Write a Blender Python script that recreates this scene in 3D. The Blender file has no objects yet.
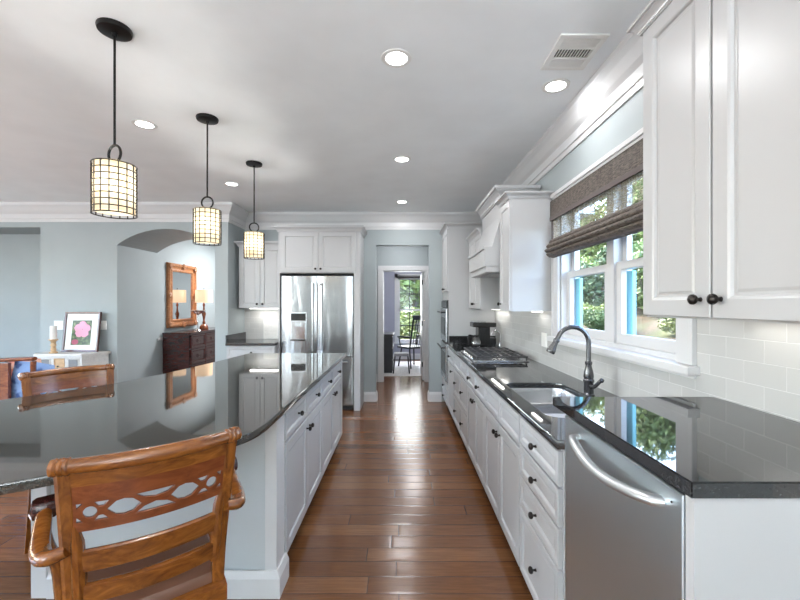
import bpy, bmesh, math, random
from mathutils import Vector, Matrix, noise
random.seed(7)
sc = bpy.context.scene
C = sc.collection
PI = math.pi
R = math.radians

# ---------------------------------------------------------------- camera
cam = bpy.data.cameras.new('camera'); cam_o = bpy.data.objects.new('camera', cam); C.objects.link(cam_o)
cam_o.location = (0, 0, 1.42); cam_o.rotation_euler = (R(90), 0, 0)
cam.sensor_width = 36; cam.lens = 395/800*36; cam.shift_x = -0.0025; cam.shift_y = 0.005
cam.clip_start = 0.02; cam.clip_end = 300
sc.camera = cam_o
# ---------------------------------------------------------------- world, sun, exposure
w = bpy.data.worlds.new('world'); sc.world = w; w.use_nodes = True
nt = w.node_tree; bg = nt.nodes['Background']
sky = nt.nodes.new('ShaderNodeTexSky'); sky.sky_type = 'NISHITA'; sky.sun_disc = False
sky.sun_elevation = R(48); sky.sun_rotation = R(-40); sky.dust_density = 2.5
nt.links.new(sky.outputs[0], bg.inputs[0]); bg.inputs[1].default_value = 3.0
def light(name, kind, loc, rot, energy, color=(1,1,1), parent=None, **kw):
    l = bpy.data.lights.new(name, kind); l.energy = energy; l.color = color
    for k, v in kw.items(): setattr(l, k, v)
    o = bpy.data.objects.new(name, l); C.objects.link(o); o.location = loc; o.rotation_euler = rot
    if parent: o.parent = parent
    return o
sun = light('sun', 'SUN', (0, 10, 12), (0, 0, 0), 2.2, (1, .95, .86), angle=R(1.5))
sun.rotation_euler = Vector((0.62, -0.38, -0.72)).to_track_quat('-Z', 'Y').to_euler()
# unseen fill lights added inside the room, facing up to brighten the ceiling
for _x, _w in ((-5.9, 1.6), (.55, .85)):
    light('rear_ceiling_fill', 'AREA', (_x, -2.9, 1.0), (R(178), 0, 0), 290*_w, (.93, .97, 1), shape='RECTANGLE', size=_w, size_y=2.2)
light('side_ceiling_fill', 'AREA', (-6.6, .4, 1.3), (0, R(-173), 0), 110, (.93, .97, 1), shape='RECTANGLE', size=2.0, size_y=5.0)  # added uplight on the dining side, not in a window
light('foyer_fill', 'AREA', (-2.6, 7.4, 2.66), (0, 0, 0), 95, (.97, .98, 1), shape='DISK', size=.7)  # added fill brightening the foyer, no fixture there
light('hall_fill', 'AREA', (0, 6.5, 2.66), (0, 0, 0), 14, (.98, .98, 1), shape='DISK', size=.3)  # added fill for the hall recess, no lamp modelled
light('study_fill', 'AREA', (.3, 9.0, 2.66), (0, 0, 0), 16, (.98, .98, 1), shape='DISK', size=.5)  # added fill inside the study, without a fixture
light('study_window_daylight', 'AREA', (.25, 9.9, 1.4), (R(-90), 0, 0), 24, (.97, 1, 1), shape='RECTANGLE', size=.8, size_y=1.5)
sc.view_settings.view_transform = 'Standard'; sc.view_settings.look = 'None'
sc.view_settings.gamma = 1; sc.view_settings.use_curve_mapping = False
sc.view_settings.exposure = 0.26

# ================================================================ materials
def mat(name, col, rough=.5, metal=0, spec=.5, **kw):
    m = bpy.data.materials.new(name); m.use_nodes = True
    b = m.node_tree.nodes['Principled BSDF']
    b.inputs['Base Color'].default_value = (*col, 1); b.inputs['Roughness'].default_value = rough
    b.inputs['Metallic'].default_value = metal; b.inputs['Specular IOR Level'].default_value = spec
    for k, v in kw.items(): b.inputs[k.replace('_', ' ')].default_value = v
    return m
class N:
    def __init__(s, m): s.m = m; s.t = m.node_tree; s.b = s.t.nodes['Principled BSDF']
    def n(s, typ, **kw):
        x = s.t.nodes.new('ShaderNode'+typ)
        for k, v in kw.items():
            if k in x.inputs.keys(): x.inputs[k].default_value = v
            else: setattr(x, k, v)
        return x
    def l(s, a, b): s.t.links.new(a, b)
    def coord(s, scale=(1,1,1), loc=(0,0,0), rot=(0,0,0), kind='Object'):
        c = s.n('TexCoord'); mp = s.n('Mapping')
        mp.inputs['Scale'].default_value = scale; mp.inputs['Location'].default_value = loc; mp.inputs['Rotation'].default_value = rot
        s.l(c.outputs[kind], mp.inputs[0]); return mp.outputs[0]
    def noise(s, vec, scale, detail=3, rough=.5, dist=0):
        x = s.n('TexNoise'); x.inputs['Scale'].default_value = scale; x.inputs['Detail'].default_value = detail
        x.inputs['Roughness'].default_value = rough; x.inputs['Distortion'].default_value = dist
        s.l(vec, x.inputs['Vector']); return x.outputs['Fac']
    def ramp(s, fac, stops):
        x = s.n('ValToRGB'); e = x.color_ramp.elements
        while len(e) < len(stops): e.new(.5)
        for i, (p, c) in enumerate(stops): e[i].position = p; e[i].color = (*c, 1)
        s.l(fac, x.inputs[0]); return x.outputs[0]
    def math(s, op, a, b=None, c=None):
        x = s.n('Math', operation=op)
        for i, v in enumerate((a, b, c)):
            if v is None: continue
            if isinstance(v, (int, float)): x.inputs[i].default_value = v
            else: s.l(v, x.inputs[i])
        return x.outputs[0]
    def mix(s, fac, a, b, mode='MIX'):
        x = s.n('Mix', data_type='RGBA', blend_type=mode)
        for i, v in ((0, fac), (6, a), (7, b)):
            if isinstance(v, (int, float)): x.inputs[i].default_value = v
            elif isinstance(v, tuple): x.inputs[i].default_value = (*v, 1)
            else: s.l(v, x.inputs[i])
        return x.outputs[2]
    def col(s, v): s.l(v, s.b.inputs['Base Color'])
    def rough(s, v): s.l(v, s.b.inputs['Roughness'])
    def bump(s, h, strength=.3, dist=.002):
        x = s.n('Bump'); x.inputs['Strength'].default_value = strength; x.inputs['Distance'].default_value = dist
        s.l(h, x.inputs['Height']); s.l(x.outputs[0], s.b.inputs['Normal'])

def paint(name, col, rough, var=.03, scale=60):
    m = mat(name, col, rough); n = N(m); v = n.coord()
    a = tuple(c*(1-var) for c in col); b = tuple(min(1, c*(1+var)) for c in col)
    n.col(n.ramp(n.noise(v, 3.0), [(.3, a), (.7, b)]))
    n.bump(n.noise(v, scale*4, 2), .08, .001)
    return m
M = {}
M['wall'] = paint('blue_grey_wall_paint', (.345, .385, .395), .6)
M['wall_study'] = paint('lavender_grey_wall_paint', (.36, .37, .45), .6)
M['ceiling'] = paint('ceiling_paint', (.90, .935, .95), .7)
M['trim'] = paint('white_trim_paint', (.62, .62, .625), .35, .01)
M['cab'] = paint('white_cabinet_paint', (.455, .457, .464), .32, .012)
M['island_panel'] = paint('grey_island_paint', (.50, .535, .55), .5)
M['black'] = mat('black_metal', (.012, .011, .011), .35, .6)
M['bronze'] = mat('oil_rubbed_bronze', (.03, .026, .024), .32, .85)
M['faucet'] = mat('gunmetal_faucet', (.13, .13, .135), .25, .95)
M['chrome'] = mat('chrome', (.75, .75, .76), .12, 1)
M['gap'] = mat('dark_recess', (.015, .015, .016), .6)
M['black_gloss'] = mat('black_plastic', (.012, .012, .013), .22)
M['iron'] = mat('cast_iron', (.07, .07, .072), .4, .4)
M['white_plastic'] = mat('white_plastic', (.82, .82, .80), .35)
M['porcelain'] = mat('white_ceramic', (.85, .84, .8), .25)
M['black_paint'] = mat('black_furniture_paint', (.02, .02, .024), .35)
M['cyan'] = mat('light_blue_paint', (.30, .78, .88), .5)
M['leather'] = mat('brown_leather', (.16, .07, .04), .42)

def glass(name, tint=(1,1,1), ref=.06):
    m = bpy.data.materials.new(name); m.use_nodes = True; t = m.node_tree; t.nodes.clear()
    o = t.nodes.new('ShaderNodeOutputMaterial'); mx = t.nodes.new('ShaderNodeMixShader')
    tr = t.nodes.new('ShaderNodeBsdfTransparent'); gl = t.nodes.new('ShaderNodeBsdfGlossy')
    tr.inputs[0].default_value = (*tint, 1); gl.inputs['Roughness'].default_value = .02
    mx.inputs[0].default_value = ref
    t.links.new(tr.outputs[0], mx.inputs[1]); t.links.new(gl.outputs[0], mx.inputs[2]); t.links.new(mx.outputs[0], o.inputs[0])
    return m
M['glass'] = glass('window_glass')
M['glass_jug'] = glass('smoked_glass', (.55, .55, .57), .25)

def emit(name, col, strength):
    m = mat(name, col, .5); b = m.node_tree.nodes['Principled BSDF']
    b.inputs['Emission Color'].default_value = (*col, 1); b.inputs['Emission Strength'].default_value = strength
    return m
M['lens'] = emit('downlight_lens', (1, .98, .95), 9)
M['strip'] = emit('cabinet_strip_light', (1, .97, .92), 3)

# granite
def granite(name, base, fleck, fleck2, rough=.045):
    m = mat(name, base, rough, 0, .62); n = N(m); v = n.coord()
    f1 = n.ramp(n.noise(v, 210, 2, .6), [(.56, (0,0,0)), (.64, (1,1,1))])
    f2 = n.ramp(n.noise(v, 90, 3, .7), [(.55, (0,0,0)), (.70, (1,1,1))])
    c = n.mix(f2, base, fleck2); c = n.mix(f1, c, fleck); n.col(c)
    m.node_tree.nodes['Principled BSDF'].inputs['IOR'].default_value = 1.7
    return m
M['granite'] = granite('black_granite', (.012, .012, .013), (.05, .05, .052), (.02, .021, .022), .03)
M['granite_island'] = granite('brown_black_granite', (.028, .027, .024), (.10, .085, .065), (.035, .045, .055), .035)

# stainless
def steel(name, col=(.56, .57, .58), rough=.26, axis='z', wav=0):
    m = mat(name, col, rough, 1); n = N(m)
    sca = {'z': (90, 90, 1.2), 'x': (1.2, 90, 90), 'y': (90, 1.2, 90)}[axis]
    v = n.coord(sca); f = n.noise(v, 6, 3)
    n.rough(n.math('MULTIPLY_ADD', f, .08, rough-.04))
    if wav:
        v2 = n.coord((1, 1, .22)); n.bump(n.noise(v2, 7, 1, .4, 1.2), 1.0, wav)
    else: pass
    return m
M['steel'] = steel('brushed_stainless')
M['steel_satin'] = mat('satin_steel', (.62, .64, .65), .38, 1)
M['steel_fridge'] = steel('wavy_stainless', (.37, .375, .38), .22, 'z', .006)
M['steel_sink'] = steel('satin_sink_steel', (.68, .69, .70), .24, 'x')
M['steel_dw'] = steel('dishwasher_stainless', (.66, .74, .78), .36, 'z')

# floor boards running across the room
def floor_mat():
    m = mat('hand_scraped_floorboards', (.2, .09, .05), .2); n = N(m)
    v = n.coord(); sp = n.n('SeparateXYZ'); n.l(v, sp.inputs[0]); x, y = sp.outputs[0], sp.outputs[1]
    PW = .121
    yr = n.math('DIVIDE', y, PW); row = n.math('FLOOR', yr); fy = n.math('FRACT', yr)
    wn = n.n('TexWhiteNoise', noise_dimensions='1D'); n.l(row, wn.inputs['W'])
    xo = n.math('ADD', n.math('DIVIDE', x, 1.15), n.math('MULTIPLY', wn.outputs['Value'], 7.3))
    cell = n.math('FLOOR', xo); fx = n.math('FRACT', xo)
    cb = n.n('CombineXYZ'); n.l(cell, cb.inputs[0]); n.l(row, cb.inputs[1])
    wn2 = n.n('TexWhiteNoise', noise_dimensions='2D'); n.l(cb.outputs[0], wn2.inputs['Vector'])
    base = n.ramp(wn2.outputs['Value'], [(0, (.128, .053, .020)), (.5, (.162, .069, .028)), (1, (.205, .095, .042))])
    # grain
    gv = n.n('VectorMath', operation='ADD'); n.l(v, gv.inputs[0])
    cb2 = n.n('CombineXYZ'); n.l(n.math('MULTIPLY', wn2.outputs['Value'], 9), cb2.inputs[0]); n.l(cb2.outputs[0], gv.inputs[1])
    mp = n.n('Mapping'); mp.inputs['Scale'].default_value = (1.6, 22, 1); n.l(gv.outputs[0], mp.inputs[0])
    g = n.noise(mp.outputs[0], 3.2, 6, .65, .6)
    c = n.mix(.75, base, n.ramp(g, [(.3, (.62, .58, .56)), (.7, (1.25, 1.2, 1.15))]), 'MULTIPLY')
    # seams
    ey = n.math('MINIMUM', fy, n.math('SUBTRACT', 1, fy)); ex = n.math('MULTIPLY', n.math('MINIMUM', fx, n.math('SUBTRACT', 1, fx)), 9.5)
    e = n.math('MINIMUM', ey, ex)
    seam = n.ramp(e, [(.008, (0,0,0)), (.03, (1,1,1))])
    n.col(n.mix(seam, (.045, .022, .015), c))
    mp2 = n.n('Mapping'); mp2.inputs['Scale'].default_value = (1.2, 30, 1); n.l(gv.outputs[0], mp2.inputs[0])
    s1 = n.noise(mp2.outputs[0], 1.3, 3, .5)
    round_ = n.ramp(e, [(0, (0,0,0)), (.12, (1,1,1))])
    h = n.math('ADD', n.math('MULTIPLY', s1, .5), n.math('MULTIPLY', round_, .8))
    n.bump(h, .22, .003)
    n.rough(n.math('MULTIPLY_ADD', g, .14, .12))
    return m
M['floor'] = floor_mat()

def tile_mat(axis):
    m = mat('white_subway_tile_'+axis, (.78, .78, .77), .18); n = N(m)
    v = n.coord(); sp = n.n('SeparateXYZ'); n.l(v, sp.inputs[0]); cb = n.n('CombineXYZ')
    n.l(sp.outputs[1 if axis == 'y' else 0], cb.inputs[0])
    n.l(n.math('ADD', sp.outputs[2], .0), cb.inputs[1])
    br = n.n('TexBrick'); n.l(cb.outputs[0], br.inputs['Vector'])
    br.inputs['Scale'].default_value = 1; br.inputs['Brick Width'].default_value = .153; br.inputs['Row Height'].default_value = .0765
    br.inputs['Mortar Size'].default_value = .0016; br.inputs['Mortar Smooth'].default_value = .4
    br.inputs['Color1'].default_value = (.50, .50, .49, 1); br.inputs['Color2'].default_value = (.54, .54, .53, 1)
    br.inputs['Mortar'].default_value = (.66, .66, .65, 1)
    n.col(br.outputs['Color'])
    inv = n.math('SUBTRACT', 1, br.outputs['Fac'])
    n.bump(n.math('ADD', inv, n.math('MULTIPLY', n.noise(v, 9, 2), .35)), .5, .0018)
    return m
M['tile_y'] = tile_mat('y'); M['tile_x'] = tile_mat('x')

def wood(name, dark, mid, light_, rough=.25, scale=(3, 3, 3), ns=4, coat=.5):
    m = mat(name, mid, rough); n = N(m); v = n.coord(scale)
    g = n.noise(v, ns, 6, .65, 1.4)
    n.col(n.ramp(g, [(.25, dark), (.5, mid), (.78, light_)]))
    n.bump(g, .12, .001)
    m.node_tree.nodes['Principled BSDF'].inputs['Coat Weight'].default_value = coat
    m.node_tree.nodes['Principled BSDF'].inputs['Coat Roughness'].default_value = .12
    return m
M['honey'] = wood('honey_stained_wood', (.06, .016, .004), (.20, .062, .010), (.36, .130, .024), .26, (2.5, 9, 9), 3)
M['honey_v'] = wood('honey_stained_wood_upright', (.06, .016, .004), (.20, .062, .010), (.36, .130, .024), .26, (9, 9, 2.5), 3)
M['redwood'] = wood('red_stained_wood', (.08, .018, .006), (.18, .045, .013), (.28, .08, .025), .26, (2.5, 8, 8), 3)
M['mahogany'] = wood('dark_mahogany', (.022, .006, .005), (.05, .012, .010), (.09, .024, .017), .22, (2, 2, 8), 3)
M['gold'] = wood('carved_gilt_wood', (.12, .035, .012), (.36, .14, .05), (.62, .34, .17), .35, (8, 8, 8), 5, .2)
M['greywash'] = wood('whitewashed_wood', (.58, .58, .56), (.72, .72, .70), (.80, .80, .78), .6, (3, 9, 9), 4, 0)
M['pine'] = wood('pale_pine', (.45, .28, .14), (.6, .4, .22), (.7, .5, .3), .5, (3, 9, 9), 4, 0)
M['cherry'] = wood('cherry_frame_wood', (.05, .012, .01), (.09, .024, .018), (.14, .04, .03), .3, (8, 8, 8), 3)
M['mirror'] = mat('mirror_glass', (.85, .86, .87), .02, 1)

def weave(name, c1, c2, hz, vt, alpha=1.0):
    m = mat(name, c1, .75); n = N(m); v = n.coord()
    sp = n.n('SeparateXYZ'); n.l(v, sp.inputs[0])
    mp = n.coord((1, 9, 55)); st = n.noise(mp, 3.0, 5, .75)
    mp2 = n.coord((1, 55, 3)); st2 = n.noise(mp2, 3.0, 2, .6)
    n.col(n.mix(.25, n.ramp(st, [(.40, c1), (.60, c2)]), n.ramp(st2, [(.4, c1), (.6, c2)])))
    th = n.math('SINE', n.math('MULTIPLY', sp.outputs[2], 2*PI/.006))
    n.bump(n.math('ADD', th, st), .5, .0012)
    if alpha < 1:
        a = n.ramp(n.math('ADD', n.math('MULTIPLY', st, .7), n.math('MULTIPLY', st2, .3)), [(alpha*.5+.0, (.12,)*3), (alpha*.5+.06, (1,)*3)])
        n.l(a, n.b.inputs['Alpha'])
    return m
M['weave'] = weave('woven_reed_dense', (.035, .028, .024), (.17, .14, .12), 0, 0)
M['weave_edge'] = mat('woven_shade_binding', (.12, .10, .097), .8)
M['weave_open'] = weave('woven_reed_open', (.10, .095, .07), (.36, .34, .26), 0, 0, .94)

def shade_mat():
    m = mat('mica_lamp_shade', (.9, .85, .7), .5); n = N(m); v = n.coord()
    c = n.ramp(n.noise(v, 14, 3), [(.3, (1, .80, .50)), (.65, (1, .95, .82))])
    t = m.node_tree; out = t.nodes['Material Output']
    tl = t.nodes.new('ShaderNodeBsdfTranslucent'); n.l(n.mix(1, c, (.13, .12, .10), 'MULTIPLY'), tl.inputs[0])
    em = t.nodes.new('ShaderNodeEmission'); n.l(c, em.inputs[0]); em.inputs[1].default_value = .45
    ad = t.nodes.new('ShaderNodeAddShader'); t.links.new(tl.outputs[0], ad.inputs[0]); t.links.new(em.outputs[0], ad.inputs[1])
    t.links.new(ad.outputs[0], out.inputs[0]); return m
M['shade'] = shade_mat()
M['linen_shade'] = emit('pleated_linen_shade', (.80, .56, .36), .75)
M['lace'] = M['porcelain']

def leaf_mat(name, a, b):
    m = mat(name, a, .55); n = N(m); v = n.coord(kind='Object')
    n.col(n.ramp(n.noise(v, 2.2, 4, .7), [(.3, a), (.7, b)])); return m
M['leaf1'] = leaf_mat('olive_green_leaves', (.10, .15, .03), (.26, .31, .09))
M['leaf2'] = leaf_mat('mid_green_leaves', (.06, .11, .03), (.18, .25, .08))
M['leaf3'] = leaf_mat('dark_green_leaves', (.035, .06, .02), (.11, .16, .06))
M['bark'] = leaf_mat('bark', (.10, .08, .06), (.22, .18, .15))
def ground_mat():
    m = mat('pine_straw_and_grass', (.4, .33, .2), .9); n = N(m); v = n.coord()
    a = n.ramp(n.noise(v, 1.1, 4, .6), [(.42, (.085, .065, .04)), (.52, (.045, .05, .02)), (.64, (.075, .095, .025))])
    b = n.ramp(n.noise(v, 14, 5, .7), [(.3, (.45, .42, .38)), (.7, (1.3, 1.25, 1.2))])
    n.col(n.mix(1, a, b, 'MULTIPLY')); n.bump(n.noise(v, 25, 4), .8, .05); return m
M['ground'] = ground_mat()

# ================================================================ mesh helpers
MATS = {}   # world matrix of every thing, by object name
def new_bm(): return bmesh.new()
def obj(name, bm, m, parent=None, smooth=False, local=False):
    bmesh.ops.recalc_face_normals(bm, faces=bm.faces)
    me = bpy.data.meshes.new(name); bm.to_mesh(me); bm.free()
    if m: me.materials.append(m)
    if smooth:
        me.polygons.foreach_set('use_smooth', [True]*len(me.polygons))
        me.set_sharp_from_angle(angle=R(38))
    o = bpy.data.objects.new(name, me); C.objects.link(o)
    if parent:
        o.parent = parent
        if not local:
            p = parent; mw = Matrix()
            while p: mw = MATS.get(p.name, Matrix()) @ mw if p.name in MATS else mw; p = p.parent
            me.transform(mw.inverted())
    return o
def thing(name, label, cat, loc=(0,0,0), rotz=0, group=None):
    o = bpy.data.objects.new(name, None); C.objects.link(o); o.empty_display_size = .1
    o.location = loc; o.rotation_euler = (0, 0, rotz)
    MATS[o.name] = Matrix.Translation(loc) @ Matrix.Rotation(rotz, 4, 'Z')
    tag(o, label, cat, group); return o
def tag(o, label, cat, group=None, kind=None):
    if label: o['label'] = label
    if cat: o['category'] = cat
    if group: o['group'] = group
    if kind: o['kind'] = kind
    return o
def struct(name, bm, m, **kw):
    o = obj(name, bm, m, **kw); o['kind'] = 'structure'; return o
def dup(root, loc=None, rotz=None, label=None):
    def cp(o, par):
        c = o.copy(); C.objects.link(c); c.parent = par
        for ch in list(o.children): cp(ch, c)
        return c
    r = cp(root, None)
    if loc is not None: r.location = loc
    if rotz is not None: r.rotation_euler = (0, 0, rotz)
    if label: r['label'] = label
    return r
def box(bm, x0, x1, y0, y1, z0, z1, bev=0):
    x0, x1 = sorted((x0, x1)); y0, y1 = sorted((y0, y1)); z0, z1 = sorted((z0, z1))
    t = bmesh.new()
    vs = [t.verts.new((x, y, z)) for x in (x0, x1) for y in (y0, y1) for z in (z0, z1)]
    for f in ((0,1,3,2), (4,6,7,5), (0,4,5,1), (2,3,7,6), (0,2,6,4), (1,5,7,3)): t.faces.new([vs[i] for i in f])
    if bev: bmesh.ops.bevel(t, geom=t.edges[:], offset=bev, segments=2, affect='EDGES', profile=.7)
    merge(bm, t); return bm
def merge(bm, t, mw=None):
    if mw: t.transform(mw)
    me = bpy.data.meshes.new('tmp'); t.to_mesh(me); t.free(); bm.from_mesh(me); bpy.data.meshes.remove(me)
def B(*a, bev=0): return box(new_bm(), *a, bev=bev)
def frame_axes(d):
    d = Vector(d).normalized(); up = Vector((0,0,1)) if abs(d.z) < .95 else Vector((1,0,0))
    a = d.cross(up).normalized(); return a, d.cross(a).normalized()
def tube(bm, pts, r, seg=10, cap=True, flat=1.0):
    pts = [Vector(p) for p in pts]; n = len(pts)
    rs = r if isinstance(r, (list, tuple)) else [r]*n
    rings = []; pa = None
    for i, p in enumerate(pts):
        d = (pts[min(i+1, n-1)] - pts[max(i-1, 0)]).normalized()
        if pa is None: a, b = frame_axes(d)
        else:
            a = (pa - d*pa.dot(d)).normalized(); b = d.cross(a).normalized()
        pa = a
        rings.append([bm.verts.new(p + (a*math.cos(2*PI*k/seg) + b*math.sin(2*PI*k/seg)*flat)*rs[i]) for k in range(seg)])
    for i in range(n-1):
        for k in range(seg): bm.faces.new((rings[i][k], rings[i][(k+1)%seg], rings[i+1][(k+1)%seg], rings[i+1][k]))
    if cap: bm.faces.new(rings[0]); bm.faces.new(rings[-1])
    return bm
def spline(pts, n=6):
    P = [Vector(p) for p in pts]; P = [P[0]*2-P[1]] + P + [P[-1]*2-P[-2]]; out = []
    for i in range(1, len(P)-2):
        for k in range(n):
            t = k/n; a, b, c, d = P[i-1:i+3]
            out.append(.5*((2*b)+(c-a)*t+(2*a-5*b+4*c-d)*t*t+(3*b-a-3*c+d)*t**3))
    out.append(P[-2]); return out
def lathe(bm, prof, c=(0,0,0), axis=(0,0,1), seg=20):
    c = Vector(c); ax = Vector(axis).normalized(); a, b = frame_axes(ax); rings = []
    for r, h in prof:
        rings.append([bm.verts.new(c + ax*h + (a*math.cos(2*PI*k/seg)+b*math.sin(2*PI*k/seg))*max(r, 1e-4)) for k in range(seg)])
    for i in range(len(rings)-1):
        for k in range(seg): bm.faces.new((rings[i][k], rings[i][(k+1)%seg], rings[i+1][(k+1)%seg], rings[i+1][k]))
    if prof[0][0] > 1e-3: bm.faces.new(rings[0])
    if prof[-1][0] > 1e-3: bm.faces.new(rings[-1])
    return bm
def torus(bm, c, R1, r, axis=(0,0,1), seg=28, s2=8, sq=1.0):
    c = Vector(c); a, b = frame_axes(axis); pts = []
    ax = Vector(axis).normalized(); rings = []
    for i in range(seg):
        t = 2*PI*i/seg; d = a*math.cos(t)+b*math.sin(t)
        rings.append([bm.verts.new(c + d*(R1 + r*math.cos(2*PI*k/s2)) + ax*r*math.sin(2*PI*k/s2)) for k in range(s2)])
    for i in range(seg):
        for k in range(s2): bm.faces.new((rings[i][k], rings[i][(k+1)%s2], rings[(i+1)%seg][(k+1)%s2], rings[(i+1)%seg][k]))
    return bm
def sweep(bm, path, prof, closed=False):
    """prof: (out, z) ; path: xy points, out = to the left-hand normal of travel; mitred"""
    n = len(path); P = [Vector((p[0], p[1])) for p in path]; rings = []
    for i in range(n):
        def nrm(a, b): d = (b-a).normalized(); return Vector((-d.y, d.x))
        if i == 0 and not closed: m = nrm(P[0], P[1]); s = 1
        elif i == n-1 and not closed: m = nrm(P[-2], P[-1]); s = 1
        else:
            n1 = nrm(P[i-1], P[i]); n2 = nrm(P[i], P[(i+1)%n]); m = (n1+n2).normalized(); s = 1/max(.3, m.dot(n1))
        rings.append([bm.verts.new((P[i].x+m.x*o*s, P[i].y+m.y*o*s, z)) for o, z in prof])
    k = len(prof); rng = range(n) if closed else range(n-1)
    for i in rng:
        j = (i+1) % n
        for a in range(k): bm.faces.new((rings[i][a], rings[i][(a+1)%k], rings[j][(a+1)%k], rings[j][a]))
    if not closed: bm.faces.new(rings[0]); bm.faces.new(rings[-1])
    return bm
def prism(bm, poly, z0, z1, bev=0):
    t = bmesh.new(); a = [t.verts.new((p[0], p[1], z0)) for p in poly]; b = [t.verts.new((p[0], p[1], z1)) for p in poly]
    t.faces.new(a); t.faces.new(b); n = len(poly)
    for i in range(n): t.faces.new((a[i], a[(i+1)%n], b[(i+1)%n], b[i]))
    merge(bm, t); return bm
def fill2d(loops, thick, bev=0):
    """mesh (as bmesh, xy plane, centred on z=0) of loops with holes"""
    cu = bpy.data.curves.new('tmp', 'CURVE'); cu.dimensions = '2D'; cu.fill_mode = 'BOTH'
    cu.extrude = thick/2-bev; cu.bevel_depth = bev; cu.bevel_resolution = 1; cu.offset = -bev
    for L in loops:
        s = cu.splines.new('POLY'); s.points.add(len(L)-1)
        for p, q in zip(s.points, L): p.co = (q[0], q[1], 0, 1)
        s.use_cyclic_u = True
    o = bpy.data.objects.new('tmp', cu); C.objects.link(o); dg = bpy.context.evaluated_depsgraph_get()
    me = bpy.data.meshes.new_from_object(o.evaluated_get(dg)); bm = new_bm(); bm.from_mesh(me)
    bpy.data.objects.remove(o); bpy.data.curves.remove(cu); bpy.data.meshes.remove(me)
    bmesh.ops.remove_doubles(bm, verts=bm.verts, dist=1e-5)
    return bm
def rrect(x0, x1, y0, y1, r, n=5):
    out = []
    for cx, cy, a0 in ((x1-r, y1-r, 0), (x0+r, y1-r, 90), (x0+r, y0+r, 180), (x1-r, y0+r, 270)):
        for i in range(n+1): a = R(a0+90*i/n); out.append((cx+r*math.cos(a), cy+r*math.sin(a)))
    return out
# cabinet faces: F maps (u along, v up, d outward) to the world
def face_mx(xf): return lambda u, v, d: (xf-d, u, v)      # faces -X
def face_px(xf): return lambda u, v, d: (xf+d, u, v)      # faces +X
def face_my(yf): return lambda u, v, d: (u, yf-d, v)      # faces -Y
def panel(F, u0, u1, v0, v1, t=.02, fw=.055, flat=False):
    bm = new_bm()
    rg = [(0, 0), (0, t-.003), (.003, t)]
    rg += [] if flat else [(fw-.006, t), (fw, t-.003), (fw+.004, t-.010), (fw+.012, t-.010), (fw+.020, t-.007)]
    rings = []
    for ins, d in rg:
        rings.append([bm.verts.new(F(*p, d)) for p in ((u0+ins, v0+ins), (u1-ins, v0+ins), (u1-ins, v1-ins), (u0+ins, v1-ins))])
    for a, b in zip(rings, rings[1:]):
        for i in range(4): bm.faces.new((a[i], a[(i+1)%4], b[(i+1)%4], b[i]))
    bm.faces.new(rings[0]); bm.faces.new(rings[-1]); return bm
KN = [(.007, 0), (.006, .003), (.0045, .010), (.006, .014), (.013, .017), (.0155, .022), (.0145, .028), (.009, .0325), (0, .034)]
def knob(F, u, v, parent, t=.02, s=1.0):
    o = Vector(F(u, v, t)); ax = Vector(F(u, v, t+1)) - o
    return obj('knob', lathe(new_bm(), [(r*s, h*s) for r, h in KN], o, ax, 14), M['bronze'], parent, True)
def door(F, u0, u1, v0, v1, par, kn=None, name='door', fw=.055, s=1.0):
    g = .0016
    d = obj(name, panel(F, u0+g, u1-g, v0+g, v1-g, fw=fw), M['cab'], par)
    if kn: knob(F, kn[0], kn[1], d, s=s)
    return d

# ================================================================ room shell
XR, XL, YB, ZC = 1.20, -7.5, -4.0, 2.74
YK, YA, XK = 5.75, 5.20, -2.29       # fridge wall, arch wall, corner between them
YD = 7.2                             # study door wall
WT = .14
b = new_bm(); box(b, XL-.2, XR+.2, YB-.2, 10.6, -.1, 0); struct('floor', b, M['floor'])
b = new_bm(); box(b, XL-.2, XR+.35, YB-.2, 10.6, ZC, ZC+.12); struct('ceiling', b, M['ceiling'])
# window opening in the right wall
WY0, WY1, WZ0, WZ1 = 1.70, 3.00, 1.165, 2.17
b = new_bm()
box(b, XR, XR+WT, YB, WY0, 0, ZC); box(b, XR, XR+WT, WY1, YK+.12, 0, ZC)
box(b, XR, XR+WT, WY0, WY1, 0, WZ0); box(b, XR, XR+WT, WY0, WY1, WZ1, ZC)
struct('wall_right', b, M['wall'])
# tile backsplash on the right wall
TX = .008
b = new_bm()
box(b, XR-TX, XR+.0, .3, 5.05, .80, 1.150); box(b, XR-TX, XR, .3, 1.60, 1.150, 1.40); box(b, XR-TX, XR, 3.10, 5.05, 1.150, 1.75)
struct('trim_7', b, M['tile_y'])
# fridge wall with the hall opening
OX0, OX1, OZ = -.378, .395, 2.28
b = new_bm(); box(b, XK, OX0, YK, YK+.12, 0, ZC); box(b, OX1, XR, YK, YK+.12, 0, ZC); box(b, OX0, OX1, YK, YK+.12, OZ, ZC)
struct('wall_back', b, M['wall'])
b = new_bm(); box(b, XK, -1.6, YK-TX, YK, .85, 1.38); struct('trim_8', b, M['tile_x'])
# hall sides, study door wall
DX0, DX1, DZ = -.35, .425, 2.03
b = new_bm(); box(b, -1.3, DX0, YD, YD+.12, 0, ZC); box(b, DX1, 1.3, YD, YD+.12, 0, ZC); box(b, DX0, DX1, YD, YD+.12, DZ, ZC)
struct('wall_hall', b, M['wall'])
b = new_bm(); box(b, -1.42, -1.3, YK+.12, YD+.12, 0, ZC); box(b, 1.3, 1.42, YK+.12, YD+.12, 0, ZC); struct('wall_hall_side', b, M['wall'])
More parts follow.
